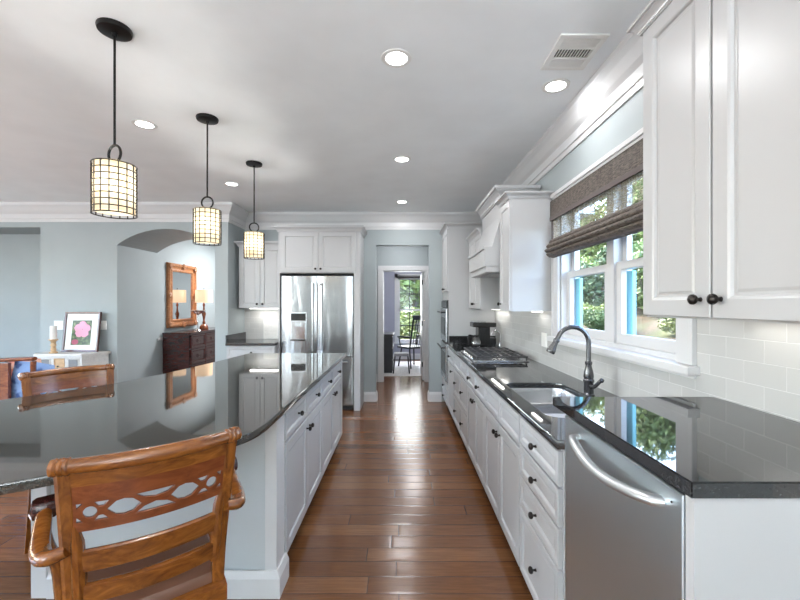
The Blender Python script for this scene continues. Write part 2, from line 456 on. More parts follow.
# arch wall: tunnel arch between kitchen and foyer, and a niche at the far left
AX0, AX1, AZ, AP, YA2 = -3.75, -2.46, 2.20, 2.41, 6.05
NX1, NZ, NY = -4.76, 2.43, 5.72
b = new_bm()
def arch_pts(n=20):
    c = (AX0+AX1)/2; hw = (AX1-AX0)/2; s = AP-AZ; Rr = (hw*hw+s*s)/(2*s)
    a = math.asin(hw/Rr)
    return [(c+Rr*math.sin(-a+2*a*i/n), AP-Rr+Rr*math.cos(-a+2*a*i/n)) for i in range(n+1)]
ap = arch_pts()
box(b, AX1, XK, YA, YA2, 0, ZC)
box(b, NX1, AX0, YA, YA2, 0, ZC)
for (xa, za), (xb, zb) in zip(ap, ap[1:]):
    t = bmesh.new(); vs = []
    for y in (YA, YA2): vs.append([t.verts.new((x, y, z)) for x, z in ((xa, za), (xb, zb), (xb, ZC), (xa, ZC))])
    t.faces.new(vs[0]); t.faces.new(vs[1]); t.faces.new((vs[0][0], vs[0][1], vs[1][1], vs[1][0])); t.faces.new((vs[0][2], vs[0][3], vs[1][3], vs[1][2]))
    merge(b, t)
bmesh.ops.remove_doubles(b, verts=b.verts, dist=1e-5)
box(b, XL, NX1, YA, YA2, NZ, ZC); box(b, XL, NX1, NY, YA2, 0, NZ); box(b, XL, -6.6, YA, YA2, 0, NZ)
struct('wall_arch', b, M['wall'])
# foyer beyond the arch
b = new_bm(); box(b, AX0-.13, AX0, YA2, 9.4, 0, ZC); struct('wall_foyer_left', b, M['wall'])
b = new_bm(); box(b, AX0-.13, -1.42, 9.4, 9.52, 0, ZC); struct('wall_foyer_back', b, M['wall'])
b = new_bm(); box(b, -1.55, -1.42, YK+.12, 9.4, 0, ZC); struct('wall_foyer_right', b, M['wall'])
# left and rear walls of the open plan room; window openings added for daylight
b = new_bm(); box(b, XL-.14, XL, YB, YA2, 0, .5); box(b, XL-.14, XL, YB, YA2, 2.5, ZC); box(b, XL-.14, XL, YB, -1.3, .5, 2.5); box(b, XL-.14, XL, 3.7, YA2, .5, 2.5)
struct('wall_left', b, M['wall'])
b = new_bm(); box(b, XL, XR, YB-.14, YB, 0, .4); box(b, XL, XR, YB-.14, YB, 2.6, ZC); box(b, XL, -7.2, YB-.14, YB, .4, 2.6); box(b, -4.9, XR, YB-.14, YB, .4, 2.6)
struct('wall_rear', b, M['wall'])
# study
SY = 10.2; SW0, SW1, SZ0, SZ1 = -.10, .78, .45, 2.10
b = new_bm(); box(b, -2.6, SW0, SY, SY+.12, 0, ZC); box(b, SW1, 2.6, SY, SY+.12, 0, ZC); box(b, SW0, SW1, SY, SY+.12, 0, SZ0); box(b, SW0, SW1, SY, SY+.12, SZ1, ZC)
struct('wall_study_back', b, M['wall_study'])
b = new_bm(); box(b, -1.41, -1.31, YD+.12, SY, 0, ZC); struct('wall_study_left', b, M['wall_study'])
b = new_bm(); box(b, 1.8, 1.92, YD, SY, 0, ZC); struct('wall_study_right', b, M['wall_study'])
b = new_bm(); box(b, XR, 2.8, YK, 10.6, -.1, 0); struct('floor_study', b, M['floor'])
b = new_bm(); box(b, XR+.35, 2.8, YK, 10.6, ZC, ZC+.12); struct('ceiling_study', b, M['ceiling'])

# crown moulding
CR = [(0, 2.50), (.010, 2.50), (.013, 2.535), (.022, 2.54), (.022, 2.60), (.045, 2.625), (.075, 2.675), (.098, 2.705), (.10, ZC), (0, ZC)]
b = sweep(new_bm(), [(XR, YB), (XR, YK), (XK, YK), (XK, YA), (XL, YA)], CR); struct('trim_1', b, M['trim'])
# hall crown / baseboards
BB = [(0, 0), (.016, 0), (.016, .105), (.010, .125), (.006, .14), (0, .14)]
b = sweep(new_bm(), [(OX0, YK), (-.56, YK)], BB); struct('baseboard_back', b, M['trim'])
b = sweep(new_bm(), [(.575, YK), (OX1, YK)], BB); struct('baseboard_right', b, M['trim'])
b = sweep(new_bm(), [(XK, YA), (AX1, YA), (AX1, YA2)], BB); struct('baseboard_left', b, M['trim'])
b = sweep(new_bm(), [(AX0, 9.4), (AX0, YA), (NX1, YA), (NX1, NY), (XL, NY)], BB); struct('baseboard_arch', b, M['trim'])
b = sweep(new_bm(), [(OX0, YK+.12), (OX0, YK)], BB); sweep(b, [(OX1, YK), (OX1, YK+.12)], BB)
sweep(b, [(DX0-.1, YD), (-1.3, YD)], BB); sweep(b, [(1.3, YD), (DX1+.1, YD)], BB); struct('baseboard_hall', b, M['trim'])
b = sweep(new_bm(), [(1.8, SY), (-1.3, SY)], BB); struct('baseboard_study', b, M['trim'])

# study door frame, casing and open leaf
b = new_bm()
for s, x in ((-1, DX0), (1, DX1)):
    box(b, x, x+s*.085, YD-.018, YD, 0, DZ+.085, .004)
box(b, DX0-.085, DX1+.085, YD-.02, YD, DZ, DZ+.085, .004)
box(b, DX0-.001, DX0+.015, YD, YD+.12, 0, DZ); box(b, DX1-.015, DX1+.001, YD, YD+.12, 0, DZ); box(b, DX0, DX1, YD, YD+.12, DZ-.015, DZ)
struct('trim_2', b, M['trim'])
d1 = struct('door_1', box(new_bm(), DX1-.052, DX1-.017, YD+.125, YD+.86, .01, DZ-.02, .003), M['trim'])
for z in (.3, 1.06, 1.82): obj('hinge', box(new_bm(), DX1-.058, DX1-.04, YD+.10, YD+.123, z-.045, z+.045), M['black'], d1)

# study window
win = struct('window_2', box(box(box(box(box(new_bm(), SW0, SW1, SY+.03, SY+.09, SZ0, SZ0+.05), SW0, SW1, SY+.03, SY+.09, SZ1-.05, SZ1), SW0, SW0+.045, SY+.03, SY+.09, SZ0, SZ1), SW1-.045, SW1, SY+.03, SY+.09, SZ0, SZ1), SW0, SW1, SY+.03, SY+.09, 1.24, 1.29), M['trim'])
b = new_bm()
for s, x in ((-1, SW0), (1, SW1)): box(b, x, x+s*.09, SY-.02, SY, SZ0-.06, SZ1+.09, .004)
box(b, SW0-.09, SW1+.09, SY-.02, SY, SZ1, SZ1+.09, .004); box(b, SW0-.11, SW1+.11, SY-.05, SY, SZ0-.05, SZ0-.01, .004)
obj('window_frame', b, M['trim'], win)
b = new_bm()
for i in range(1, 3): x = SW0+(SW1-SW0)*i/3; box(b, x-.009, x+.009, SY+.05, SY+.07, SZ0, SZ1)
for z in (.86, 1.68): box(b, SW0, SW1, SY+.05, SY+.07, z-.009, z+.009)
obj('muntin', b, M['black_paint'], win)
obj('window_pane', B(SW0+.04, SW1-.04, SY+.058, SY+.061, SZ0+.04, SZ1-.04), M['glass'], win)
bl = obj('roller_shade', tube(new_bm(), [(SW0-.02, SY-.05, SZ1+.02), (SW1+.02, SY-.05, SZ1+.02)], .035, 14), M['black_paint']); tag(bl, 'dark rolled blind above the study window', 'blind')

# kitchen window (double unit)
GX = XR+.075
def win_unit(y0, y1, root):
    b = new_bm()
    zt, zm, zb = WZ1-.02, 1.64, WZ0+.03
    # lower sash (inner), upper sash (outer)
    for (a, c, xx, sw) in ((zb+.001, zm+.022, GX-.015, .05), (zm-.022, zt, GX+.02, .045)):
        box(b, xx-.0148, xx+.0148, y0+sw, y1-sw, a, a+(.055 if a < 1.4 else .044)); box(b, xx-.0148, xx+.0148, y0+sw, y1-sw, c-.044, c)
        box(b, xx-.015, xx+.015, y0, y0+sw, a, c); box(b, xx-.015, xx+.015, y1-sw, y1, a, c)
    s = obj('sash', b, M['trim'], root)
    obj('window_pane', B(GX-.002, GX+.002, y0+.03, y1-.03, zb+.02, zm), M['glass'], s)
    obj('window_pane', B(GX+.02, GX+.023, y0+.03, y1-.03, zm, zt-.02), M['glass'], s)
w1 = bpy.data.objects.new('window_1', None); C.objects.link(w1); w1['kind'] = 'structure'; MATS['window_1'] = Matrix()
b = new_bm()
box(b, XR+.004, XR+WT, WY0+.001, WY0+.022, WZ0+.001, WZ1-.001); box(b, XR+.004, XR+WT, WY1-.022, WY1-.001, WZ0+.001, WZ1-.001)
box(b, XR+.005, XR+WT-.001, WY0+.022, WY1-.022, WZ1-.022, WZ1-.001); box(b, XR+.02, XR+WT-.001, WY0+.022, WY1-.022, WZ0+.001, WZ0+.03); box(b, XR+.03, XR+WT-.002, 2.295, 2.375, WZ0+.03, WZ1-.022)
CS = .10
for y0, y1 in ((WY0-CS, WY0+.004), (WY1-.004, WY1+CS)):
    box(b, XR-.020, XR-.0005, y0, y1, WZ0+.005, WZ1-.005, .003)
box(b, XR-.028, XR-.001, WY0-CS-.003, WY0-CS+.018, WZ0+.005, WZ1-.006, .004); box(b, XR-.028, XR-.001, WY1+CS-.018, WY1+CS+.003, WZ0+.005, WZ1-.006, .004)
box(b, XR-.020, XR, WY0-CS, WY1+CS, WZ1-.004, WZ1+CS, .004); box(b, XR-.032, XR, WY0-CS-.01, WY1+CS+.01, WZ1+CS-.02, WZ1+CS+.008, .004)
obj('window_frame', b, M['trim'], w1)
obj('window_sill', box(new_bm(), XR-.058, XR+.03, WY0-CS-.02, WY1+CS+.02, WZ0-.034, WZ0+.004, .008), M['trim'], w1)
obj('apron', box(new_bm(), XR-.018, XR, WY0-CS, WY1+CS, WZ0-.05, WZ0-.030, .003), M['trim'], w1)
win_unit(WY0+.024, 2.293, w1); win_unit(2.377, WY1-.024, w1)
b = new_bm(); box(b, GX+.030, GX+.05, WY1-.105, WY1-.03, WZ0+.031, 1.61); box(b, GX+.030, GX+.05, 2.235, 2.2945, WZ0+.031, 1.61)
bs = obj('exterior_jamb', b, M['cyan'], w1); bs['label'] = 'light blue painted outer strips beside the panes'

# ================================================================ woven roman shade
VX = XR-.036
t = thing('roman_shade', 'woven brown reed roman shade pulled halfway up over the sink window', 'blind', (XR-.05, 2.35, 1.75))
y0, y1 = WY0-.06, WY1-.03
b = new_bm(); box(b, VX-.050, VX-.042, y0, y1, 2.04, 2.185); box(b, VX-.05, VX, y1-.008, y1, 2.04, 2.185); box(b, VX-.05, VX, y0, y0+.008, 2.04, 2.185); box(b, VX-.05, VX, y0, y1, 2.18, 2.188)
obj('valance', b, M['weave'], t)
b = new_bm(); box(b, VX-.054, VX-.050, y0, y1, 2.04, 2.068, .001); obj('valance_edge', b, M['weave_edge'], t)
def sheet(bm, prof, ya, yb, n=8, th=.003):
    rings = []
    for i in range(n+1):
        y = ya+(yb-ya)*i/n
        rings.append([bm.verts.new((x, y, z)) for x, z in prof])
    for a, c in zip(rings, rings[1:]):
        for k in range(len(prof)-1): bm.faces.new((a[k], a[k+1], c[k+1], c[k]))
    return bm
b = sheet(new_bm(), [(VX-.035, 2.06), (VX-.030, 2.0), (VX-.032, 1.95), (VX-.040, 1.90)], y0+.012, y1-.012)
obj('open_weave_panel', b, M['weave_open'], t)
def foldprof(z0, h, out):
    return [(VX-.040-out*math.sin(PI*k/8)**.8, z0+h-h*k/8) for k in range(9)]
b = new_bm()
for z0, h, o_ in ((1.855, .05, .022), (1.82, .06, .045), (1.79, .055, .058), (1.765, .05, .045)):
    pr = foldprof(z0, h, o_); pr = [(x, z-.0) for x, z in pr] + [(VX-.025, z0), (VX-.02, z0+h)]
    sheet(b, pr, y0+.012, y1-.012, 4)
    for yy in (y0+.012, y1-.012): b.faces.new([b.verts.new((x, yy, z)) for x, z in pr])
obj('fold_stack', b, M['weave'], t)
b = new_bm(); tube(b, [(VX-.06, y0+.013, 1.775), (VX-.06, y1-.013, 1.775)], .008, 8); box(b, VX-.045, VX-.038, y1-.03, y1-.010, 1.87, 2.05); obj('binding', b, M['weave_edge'], t, True)

# ================================================================ right run of base cabinets
XF = .602      # carcass front of the right run
XFT = XR-TX-.002
Fm = face_mx(XF)
TOE = .10
def base_unit(y0, y1, label, top=.876, group=None):
    t = thing('base_cabinet', label, 'cabinet', ((XF+XR)/2, (y0+y1)/2, 0), 0, group)
    b = new_bm(); box(b, XF, XFT, y0+.0005, y1-.0005, TOE, top)
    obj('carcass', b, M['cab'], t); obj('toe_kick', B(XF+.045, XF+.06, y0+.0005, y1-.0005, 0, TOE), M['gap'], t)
    return t
# sink base carcass is open topped so that the bowls hang in it
# drawer stack
t = base_unit(1.462, 1.96, 'white four-drawer cabinet beside the dishwasher')
for v0, v1 in ((.735, .868), (.583, .728), (.428, .576), (.108, .421)): door(Fm, 1.475, 1.955, v0, v1, t, (1.715, (v0+v1)/2), 'drawer', fw=.032)
# sink base
t = thing('base_cabinet', 'white two-door cabinet under the kitchen sink', 'cabinet', ((XF+XR)/2, 2.38, 0))
b = new_bm(); box(b, XF, XFT, 1.9605, 2.7995, TOE, .60); box(b, XF, XF+.02, 1.9605, 2.7995, .60, .876); box(b, XF, XFT, 2.782, 2.7995, .6, .876)
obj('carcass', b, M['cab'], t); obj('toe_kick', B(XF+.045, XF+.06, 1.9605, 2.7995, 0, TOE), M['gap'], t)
for a, c, k in ((1.965, 2.38, 2.345), (2.38, 2.795, 2.415)):
    door(Fm, a, c, .108, .70, t, (k, .64)); door(Fm, a, c, .71, .868, t, None, 'false_drawer_front', fw=.034)
# next: two drawers over two doors
t = base_unit(2.80, 3.56, 'white cabinet with two drawers over two doors, past the sink')
for a, c, k in ((2.805, 3.18, 3.15), (3.18, 3.555, 3.21)):
    door(Fm, a, c, .71, .868, t, ((a+c)/2, .79), 'drawer', fw=.032); door(Fm, a, c, .108, .70, t, (k, .64))
t = base_unit(3.56, 4.48, 'white cabinet with deep paired drawers below the cooktop')
for a, c in ((3.565, 4.02), (4.02, 4.475)):
    door(Fm, a, c, .71, .868, t, None, 'false_drawer_front', fw=.032)
    for v0, v1 in ((.41, .70), (.108, .40)): door(Fm, a, c, v0, v1, t, ((a+c)/2, v1-.13), 'drawer', fw=.04)
t = base_unit(4.48, 5.045, 'white cabinet with one drawer over one door next to the oven tower')
door(Fm, 4.485, 5.04, .71, .868, t, (4.76, .79), 'drawer', fw=.032); door(Fm, 4.485, 5.04, .108, .70, t, (4.56, .64))

# main countertop with sink and cooktop cut-outs
ZT = .914
CX0 = .575
loops = [[(CX0, 1.462), (XFT, 1.462), (XFT, 5.045), (CX0, 5.045)], rrect(.655, 1.02, 1.76, 2.54, .07)[::-1], [(.66, 3.47), (.66, 4.17), (1.08, 4.17), (1.08, 3.47)]]
bm = fill2d(loops, .034, .003); bm.transform(Matrix.Translation((0, 0, ZT-.017)))
t = obj('countertop', bm, M['granite']); tag(t, 'long black granite countertop around the sink and cooktop', 'countertop')
b = B(.60, XFT-.0, 5.022, 5.044, ZT+.001, ZT+.10, bev=.002); t2 = obj('end_splash', b, M['granite'], t)

# sink
t = thing('kitchen_sink', 'stainless double-bowl sink set below black granite', 'sink', (.84, 2.15, .66))
def bowl(x0, x1, y0, y1, zt, dep):
    bm = new_bm(); rings = []
    for ins, z, r in ((-.012, zt, .07), (0, zt, .06), (.006, zt-.03, .06), (.012, zt-dep+.05, .06), (.025, zt-dep+.015, .055), (.05, zt-dep, .045), (.13, zt-dep-.004, .02)):
        rings.append([bm.verts.new((x, y, z)) for x, y in rrect(x0+ins, x1-ins, y0+ins, y1-ins, r)])
    for a, c in zip(rings, rings[1:]):
        n = len(a)
        for i in range(n): bm.faces.new((a[i], a[(i+1)%n], c[(i+1)%n], c[i]))
    bm.faces.new(rings[-1]); return bm
ob = obj('bowl', bowl(.65, 1.025, 2.165, 2.545, ZT-.036, .20), M['steel_sink'], t, True)
obj('drain', lathe(new_bm(), [(.045, .0), (.045, .004), (.03, .003), (.025, -.0), (0, -.0)], (.84, 2.355, ZT-.238)), M['chrome'], ob, True)
ob = obj('bowl', bowl(.65, 1.025, 1.755, 2.14, ZT-.036, .20), M['steel_sink'], t, True)
obj('drain', lathe(new_bm(), [(.045, .0), (.045, .004), (.03, .003), (.025, -.0), (0, -.0)], (.84, 1.95, ZT-.238)), M['chrome'], ob, True)
obj('divider', box(new_bm(), .655, 1.02, 2.128, 2.178, ZT-.075, ZT-.045, .008), M['steel_sink'], t, True)

# faucet
fx, fy = 1.035, 2.19
t = thing('faucet', 'dark gunmetal gooseneck pull-down faucet behind the sink', 'faucet', (fx, fy, ZT))
obj('body', lathe(new_bm(), [(.031, 0), (.031, .006), (.026, .012), (.025, .07), (.029, .078), (.029, .086), (.024, .092), (.027, .105), (.024, .13), (.015, .165), (.019, .178), (.019, .186), (.013, .19), (.012, .2)], (fx, fy, ZT)), M['faucet'], t, True)
gp = [(fx, fy, ZT+.19), (fx, fy, ZT+.29)] + [(fx-.088+.088*math.cos(R(a)), fy-.0, ZT+.29+.088*math.sin(R(a))) for a in range(0, 156, 12)]
gp.append((gp[-1][0]-.018, fy, gp[-1][2]-.035))
obj('gooseneck', tube(new_bm(), gp, .0125, 12), M['faucet'], t, True)
e = Vector(gp[-1]); dv = Vector((-.46, 0, -.89))
obj('spray_head', lathe(new_bm(), [(.014, -.005), (.017, 0), (.017, .008), (.014, .012), (.016, .03), (.022, .055), (.024, .062), (.024, .075), (.021, .08), (0, .08)], e, dv), M['faucet'], t, True)
obj('handle', lathe(tube(new_bm(), spline([(fx, fy-.02, ZT+.055), (fx+.005, fy-.06, ZT+.062), (fx+.02, fy-.095, ZT+.10)]), [.012]*6+[.010]*6+[.007], 10), [(0, 0), (.012, .004), (.012, .016), (0, .02)], (fx+.02, fy-.093, ZT+.093), (.2, -.6, .75), 10), M['faucet'], t, True)

# raised counter, dishwasher and end panel
ZR = 1.066
YR0, YR1 = .785, 1.51
t = thing('raised_counter_cabinet', 'tall white end cabinet wrapping the raised dishwasher', 'cabinet', (.9, 1.1, 0))
b = new_bm(); box(b, .590, XFT, .798, .822, 0, ZR-.035); obj('end_panel', b, M['cab'], t)
b = new_bm(); box(b, .606, XFT, 1.442, 1.458, 0, ZR-.035); obj('side_panel', b, M['cab'], t)
b = new_bm(); box(b, 1.155, XFT, .812, 1.442, 0, ZR-.036); obj('back_panel', b, M['cab'], t)
b = new_bm(); box(b, .66, 1.15, .814, 1.440, 0, .205); obj('plinth', b, M['cab'], t)
t = obj('countertop', prism(new_bm(), [(0,0)]*0+[(CX0, YR0), (XFT, YR0), (XFT, YR1), (CX0, YR1)], ZR-.034, ZR), M['granite'])
me = t.data; bm = new_bm(); bm.from_mesh(me); bmesh.ops.bevel(bm, geom=bm.edges[:], offset=.003, segments=2, affect='EDGES'); bm.to_mesh(me); bm.free()
tag(t, 'short raised black granite countertop above the dishwasher', 'countertop')
t = thing('dishwasher', 'stainless steel dishwasher raised beneath the short countertop', 'dishwasher', (.9, 1.12, .21))
obj('tub', B(.625, 1.148, .824, 1.436, .21, 1.025), M['gap'], t)
d = obj('door', panel(face_mx(.625), .830, 1.432, .215, 1.018, .035, flat=True), M['steel_dw'], t)
hp = [(.572-.028*math.sin(PI*k/16)**.7, 1.318-.415*k/16, .972-.022*math.sin(PI*k/16)) for k in range(17)]
hp = [(.592, 1.322, .972)]+hp+[(.592, .899, .972)]
obj('handle', tube(new_bm(), hp, .016, 12, flat=.8), M['steel_satin'], d, True)
obj('toe_panel', B(.645, .66, .824, 1.436, .02, .205), M['gap'], t)
obj('status_light', B(.5885, .591, .862, .866, .985, .989), M['gap'], d)

# ================================================================ cooktop
t = thing('gas_cooktop', 'stainless gas cooktop with black cast iron grates', 'cooktop', (.86, 3.82, ZT))
obj('tray', box(new_bm(), .622, 1.115, 3.44, 4.205, ZT+.0005, ZT+.012, .004), M['steel'], t)
for cx, cy, r in ((.76, 3.60, .045), (1.0, 3.60, .038), (.88, 3.82, .055), (.76, 4.05, .038), (1.0, 4.05, .045)):
    bu = obj('burner', lathe(new_bm(), [(r+.018, .012), (r+.016, .018), (r, .022), (r, .028), (r-.004, .032), (0, .033)], (cx, cy, ZT)), M['iron'], t, True)
for gy0, gy1 in ((3.455, 3.70), (3.705, 3.94), (3.945, 4.19)):
    b = new_bm(); z0, z1 = ZT+.036, ZT+.048
    for x in (.66, 1.095): box(b, x-.006, x+.006, gy0, gy1, z0, z1)
    for y in (gy0+.006, gy1-.006): box(b, .66, 1.095, y-.006, y+.006, z0, z1)
    gc = (gy0+gy1)/2
    box(b, .66, 1.095, gc-.005, gc+.005, z0, z1+.003)
    for x in (.72, .80, .88, .96, 1.04): box(b, x-.004, x+.004, gy0, gy1, z0, z1+.003)
    for x in (.665, 1.09):
        for y in (gy0+.008, gy1-.008): box(b, x-.006, x+.006, y-.006, y+.006, ZT+.012, z0)
    obj('grate', b, M['iron'], t)
for k in range(5): obj('control_knob', lathe(new_bm(), [(.016, 0), (.015, .018), (0, .019)], (.641, 3.62+k*.1, ZT+.012)), M['chrome'], t, True)

# coffee maker, jug and chrome stand on the counter
t = thing('coffee_maker', 'black drip coffee maker beside the oven tower', 'coffee maker', (.99, 4.78, ZT))
b = new_bm(); box(b, .87, 1.11, 4.68, 4.90, ZT+.001, ZT+.035, .006); obj('base', b, M['black_gloss'], t)
obj('water_tank', box(new_bm(), .91, 1.05, 4.70, 4.89, ZT+.035, ZT+.23, .008), M['black_gloss'], t)
obj('brew_head', box(new_bm(), .84, 1.12, 4.68, 4.90, ZT+.23, ZT+.285, .012), M['black_gloss'], t)
obj('lid', box(new_bm(), .85, 1.00, 4.69, 4.89, ZT+.285, ZT+.302, .006), M['chrome'], t)
obj('side_tower', box(new_bm(), 1.04, 1.12, 4.69, 4.89, ZT+.03, ZT+.10, .008), M['black_gloss'], t)
t = thing('coffee_carafe', 'dark glass carafe with black handle in front of the coffee maker', 'carafe', (.85, 4.72, ZT))
cp = (.862, 4.60, ZT+.001)
obj('jug', lathe(new_bm(), [(.045, 0), (.058, .02), (.060, .06), (.045, .10), (.04, .12)], cp), M['glass_jug'], t, True)
obj('lid', lathe(new_bm(), [(.042, .12), (.043, .135), (.03, .145), (0, .147)], cp), M['black_gloss'], t, True)
obj('handle', tube(new_bm(), spline([(cp[0]-.035, cp[1], ZT+.135), (cp[0]-.085, cp[1], ZT+.14), (cp[0]-.095, cp[1], ZT+.08), (cp[0]-.08, cp[1], ZT+.03)]), .009, 8), M['black_gloss'], t, True)
t = thing('water_tap', 'small chrome arched spout stand right of the coffee maker', 'tap', (1.13, 4.62, ZT))
obj('base', lathe(new_bm(), [(.03, 0), (.03, .01), (.012, .02), (.012, .05)], (1.13, 4.55, ZT)), M['chrome'], t, True)
obj('spout', tube(new_bm(), spline([(1.13, 4.55, ZT+.04), (1.13, 4.55, ZT+.15), (1.10, 4.55, ZT+.195), (1.05, 4.55, ZT+.19), (1.03, 4.55, ZT+.15)]), .008, 8), M['chrome'], t, True)

# ================================================================ upper cabinets on the right wall
XU = .872
Fu = face_mx(XU)
UCR = [(0, 0), (.010, 0), (.010, .009), (.015, .009), (.018, .022), (.030, .034), (.046, .044), (.046, .050), (.058, .050), (.058, .068), (.0, .068)]
def cab_crown(x0, y0, y1, z, near=True, far=False, xb=XFT, prof=UCR, sc_=1.0):
    pts = []
    pts = [(x0, y1), (x0, y0), (xb, y0)] if near else [(x0, y1), (x0, y0)]
    if far: pts = [(xb, y1)] + pts
    # travel direction has the left-hand side facing the room: reverse as needed
    pts = pts[::-1] if True else pts
    return sweep(new_bm(), pts, [(o*sc_, z+h*sc_) for o, h in prof])
def upper(y0, y1, z0, z1, label, doors, s=1.0, near=True, far=False, cs=.75):
    t = thing('wall_cabinet', label, 'cabinet', ((XU+XR)/2, (y0+y1)/2, z0))
    b = new_bm(); box(b, XU, XFT, y0, y1, z0, z1); obj('carcass', b, M['cab'], t)
    for a, c, k in doors: door(Fu, a, c, z0+.004, z1-.004, t, (k, z0+.058) if k else None, s=s, fw=.058)
    b = sweep(new_bm(), crown_path(XU-.02, y0-.0, y1, near, far), [(o*cs, z1-.01+h*cs) for o, h in UCR]); obj('crown', b, M['cab'], t)
    return t
def crown_path(x0, y0, y1, near, far):
    pts = [(x0, y1), (x0, y0)]
    if near: pts = pts + [(XFT, y0)]
    if far: pts = [(XFT, y1)] + pts
    return pts[::-1]
ZU = 1.362
upper(.765, 1.402, 1.375, 2.385, 'large white wall cabinet nearest the camera, right of the window', [(.767, 1.088, 1.055), (1.092, 1.400, 1.127)], near=False, far=True, cs=.6)
upper(3.135, 3.455, ZU, 2.265, 'white wall cabinet between the window and the range hood', [(3.14, 3.45, 3.40)])
upper(4.30, 5.04, ZU, 2.21, 'white wall cabinet beyond the range hood', [(4.305, 4.67, 4.63), (4.67, 5.035, 4.71)], near=False)

# range hood
t = thing('range_hood', 'white panelled range hood with stepped mantel above the cooktop', 'range hood', (1.0, 3.87, 1.70))
hy0, hy1 = 3.462, 4.285
b = new_bm(); box(b, .872, XFT, hy0, hy1, 1.90, 2.37); 
t2 = bmesh.new(); vs = []
for x, z in ((.872, 2.20), (.79, 1.92)):
    vs.append([t2.verts.new((x, hy0, z)), t2.verts.new((x, hy1, z)), t2.verts.new((XFT, hy1, z)), t2.verts.new((XFT, hy0, z))])
for i in range(4): t2.faces.new((vs[0][i], vs[0][(i+1)%4], vs[1][(i+1)%4], vs[1][i]))
merge(b, t2); obj('chimney', b, M['cab'], t)
b = new_bm(); box(b, .725, XFT, hy0+.002, hy1-.002, 1.752, 1.905, .003); box(b, .712, XFT, hy0-.0, hy1, 1.902, 1.925, .006); box(b, .74, XFT, hy0+.01, hy1-.01, 1.70, 1.755, .01); obj('mantel', b, M['cab'], t)
obj('filter', B(.80, 1.15, hy0+.08, hy1-.08, 1.694, 1.70), M['steel'], t)
b = sweep(new_bm(), [(XFT, hy0), (.872, hy0), (.872, hy1)], [(o*1.3, 2.34+h*1.5) for o, h in UCR]); obj('crown', b, M['cab'], t)

# oven tower
t = thing('oven_tower', 'tall white oven cabinet at the end of the right run', 'cabinet', (.9, 5.4, 0))
oy0, oy1 = 5.052, 5.742
b = new_bm(); box(b, .598, XFT, oy0, oy1, TOE, 2.40); obj('carcass', b, M['cab'], t)
obj('toe_kick', B(.65, .66, oy0, oy1, 0, TOE), M['gap'], t)
Fo = face_mx(.598)
door(Fo, oy0+.005, 5.397, 1.585, 2.38, t, (5.36, 1.62)); door(Fo, 5.397, oy1-.005, 1.585, 2.38, t, (5.434, 1.62))
door(Fo, oy0+.005, oy1-.005, .11, .24, t, (5.397, .175), 'drawer', fw=.03); door(Fo, oy0+.005, oy1-.005, .25, .38, t, (5.397, .315), 'drawer', fw=.03)
b = sweep(new_bm(), [(XFT, oy0), (.598, oy0), (.598, oy1)], [(o, 2.39+h) for o, h in UCR]); obj('crown', b, M['cab'], t)
t = thing('wall_oven', 'stainless double wall oven built into the white tower', 'oven', (.59, 5.4, .4))
obj('housing', B(.585, .5975, oy0+.02, oy1-.02, .40, 1.47), M['gap'], t)
for z0, z1 in ((.42, .90), (.93, 1.36)):
    d = obj('oven_door', box(new_bm(), .560, .584, oy0+.025, oy1-.025, z0, z1, .004), M['steel'], t)
    obj('oven_glass', B(.557, .560, oy0+.10, oy1-.10, z0+.08, z1-.12), M['black_gloss'], d)
    obj('handle', box(tube(new_bm(), [(.515, oy0+.06, z1-.05), (.515, oy1-.06, z1-.05)], .011, 10), .515, .56, oy0+.08, oy0+.10, z1-.058, z1-.042), M['black'], d, True)
obj('control_panel', B(.570, .584, oy0+.025, oy1-.025, 1.375, 1.46), M['black_gloss'], t)

# ================================================================ island
outline = [(-.575, 4.08), (-.575, 1.68), (-.585, 1.60), (-.61, 1.525), (-.66, 1.455), (-.74, 1.385), (-.88, 1.285), (-1.023, 1.185), (-1.11, 1.125), (-1.30, 1.01), (-1.5, .93), (-1.72, .91), (-1.95, .98), (-2.14, 1.14), (-2.26, 1.38), (-2.28, 1.65), (-2.22, 1.88), (-2.12, 2.08), (-1.98, 2.28), (-1.85, 2.5), (-1.74, 2.85), (-1.66, 3.3), (-1.60, 3.77), (-1.575, 4.08)]
ol = [(p.x, p.y) for p in spline([(x, y, 0) for x, y in outline[1:-1]], 4)]
loops = [[outline[0]] + ol + [outline[-1]]]
bm = fill2d(loops, .034, .004); bm.transform(Matrix.Translation((0, 0, ZT-.017)))
t = obj('countertop', bm, M['granite_island']); tag(t, 'wide curved granite island top with flared seating end', 'countertop')
t = thing('kitchen_island', 'white and grey kitchen island base along the left of the aisle', 'island', (-1.1, 3.0, 0))
XI = -.622
b = new_bm(); box(b, -1.38, XI, 2.05, 4.03, TOE, ZT-.036)
obj('carcass', b, M['cab'], t)
b = new_bm(); prism(b, [(XI, 1.93), (XI, 2.05), (-1.38, 2.05), (-1.38, 4.03), (-1.42, 4.03), (-1.48, 2.38), (-1.74, 1.93)], 0, ZT-.036); obj('end_panel', b, M['island_panel'], t)
for q in ((XI-.045, XI+.012, 1.922, 2.05), (-1.79, -1.715, 1.905, 1.96)): obj('corner_post', box(new_bm(), *q, 0, ZT-.036, .002), M['trim'], t)
b = sweep(new_bm(), [(XI+.0125, 2.06), (XI+.0125, 1.9215), (-1.712, 1.9215)], [(o*1.3, z*.9) for o, z in BB]); obj('baseboard', b, M['trim'], t)
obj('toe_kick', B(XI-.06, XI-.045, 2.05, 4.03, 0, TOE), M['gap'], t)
b = new_bm(); box(b, -.80, -.62, 1.60, 1.92, ZT-.055, ZT-.036); obj('support_rail', b, M['trim'], t)
Fi = face_px(XI)
us = [2.055, 2.525, 2.995, 3.465, 3.935]
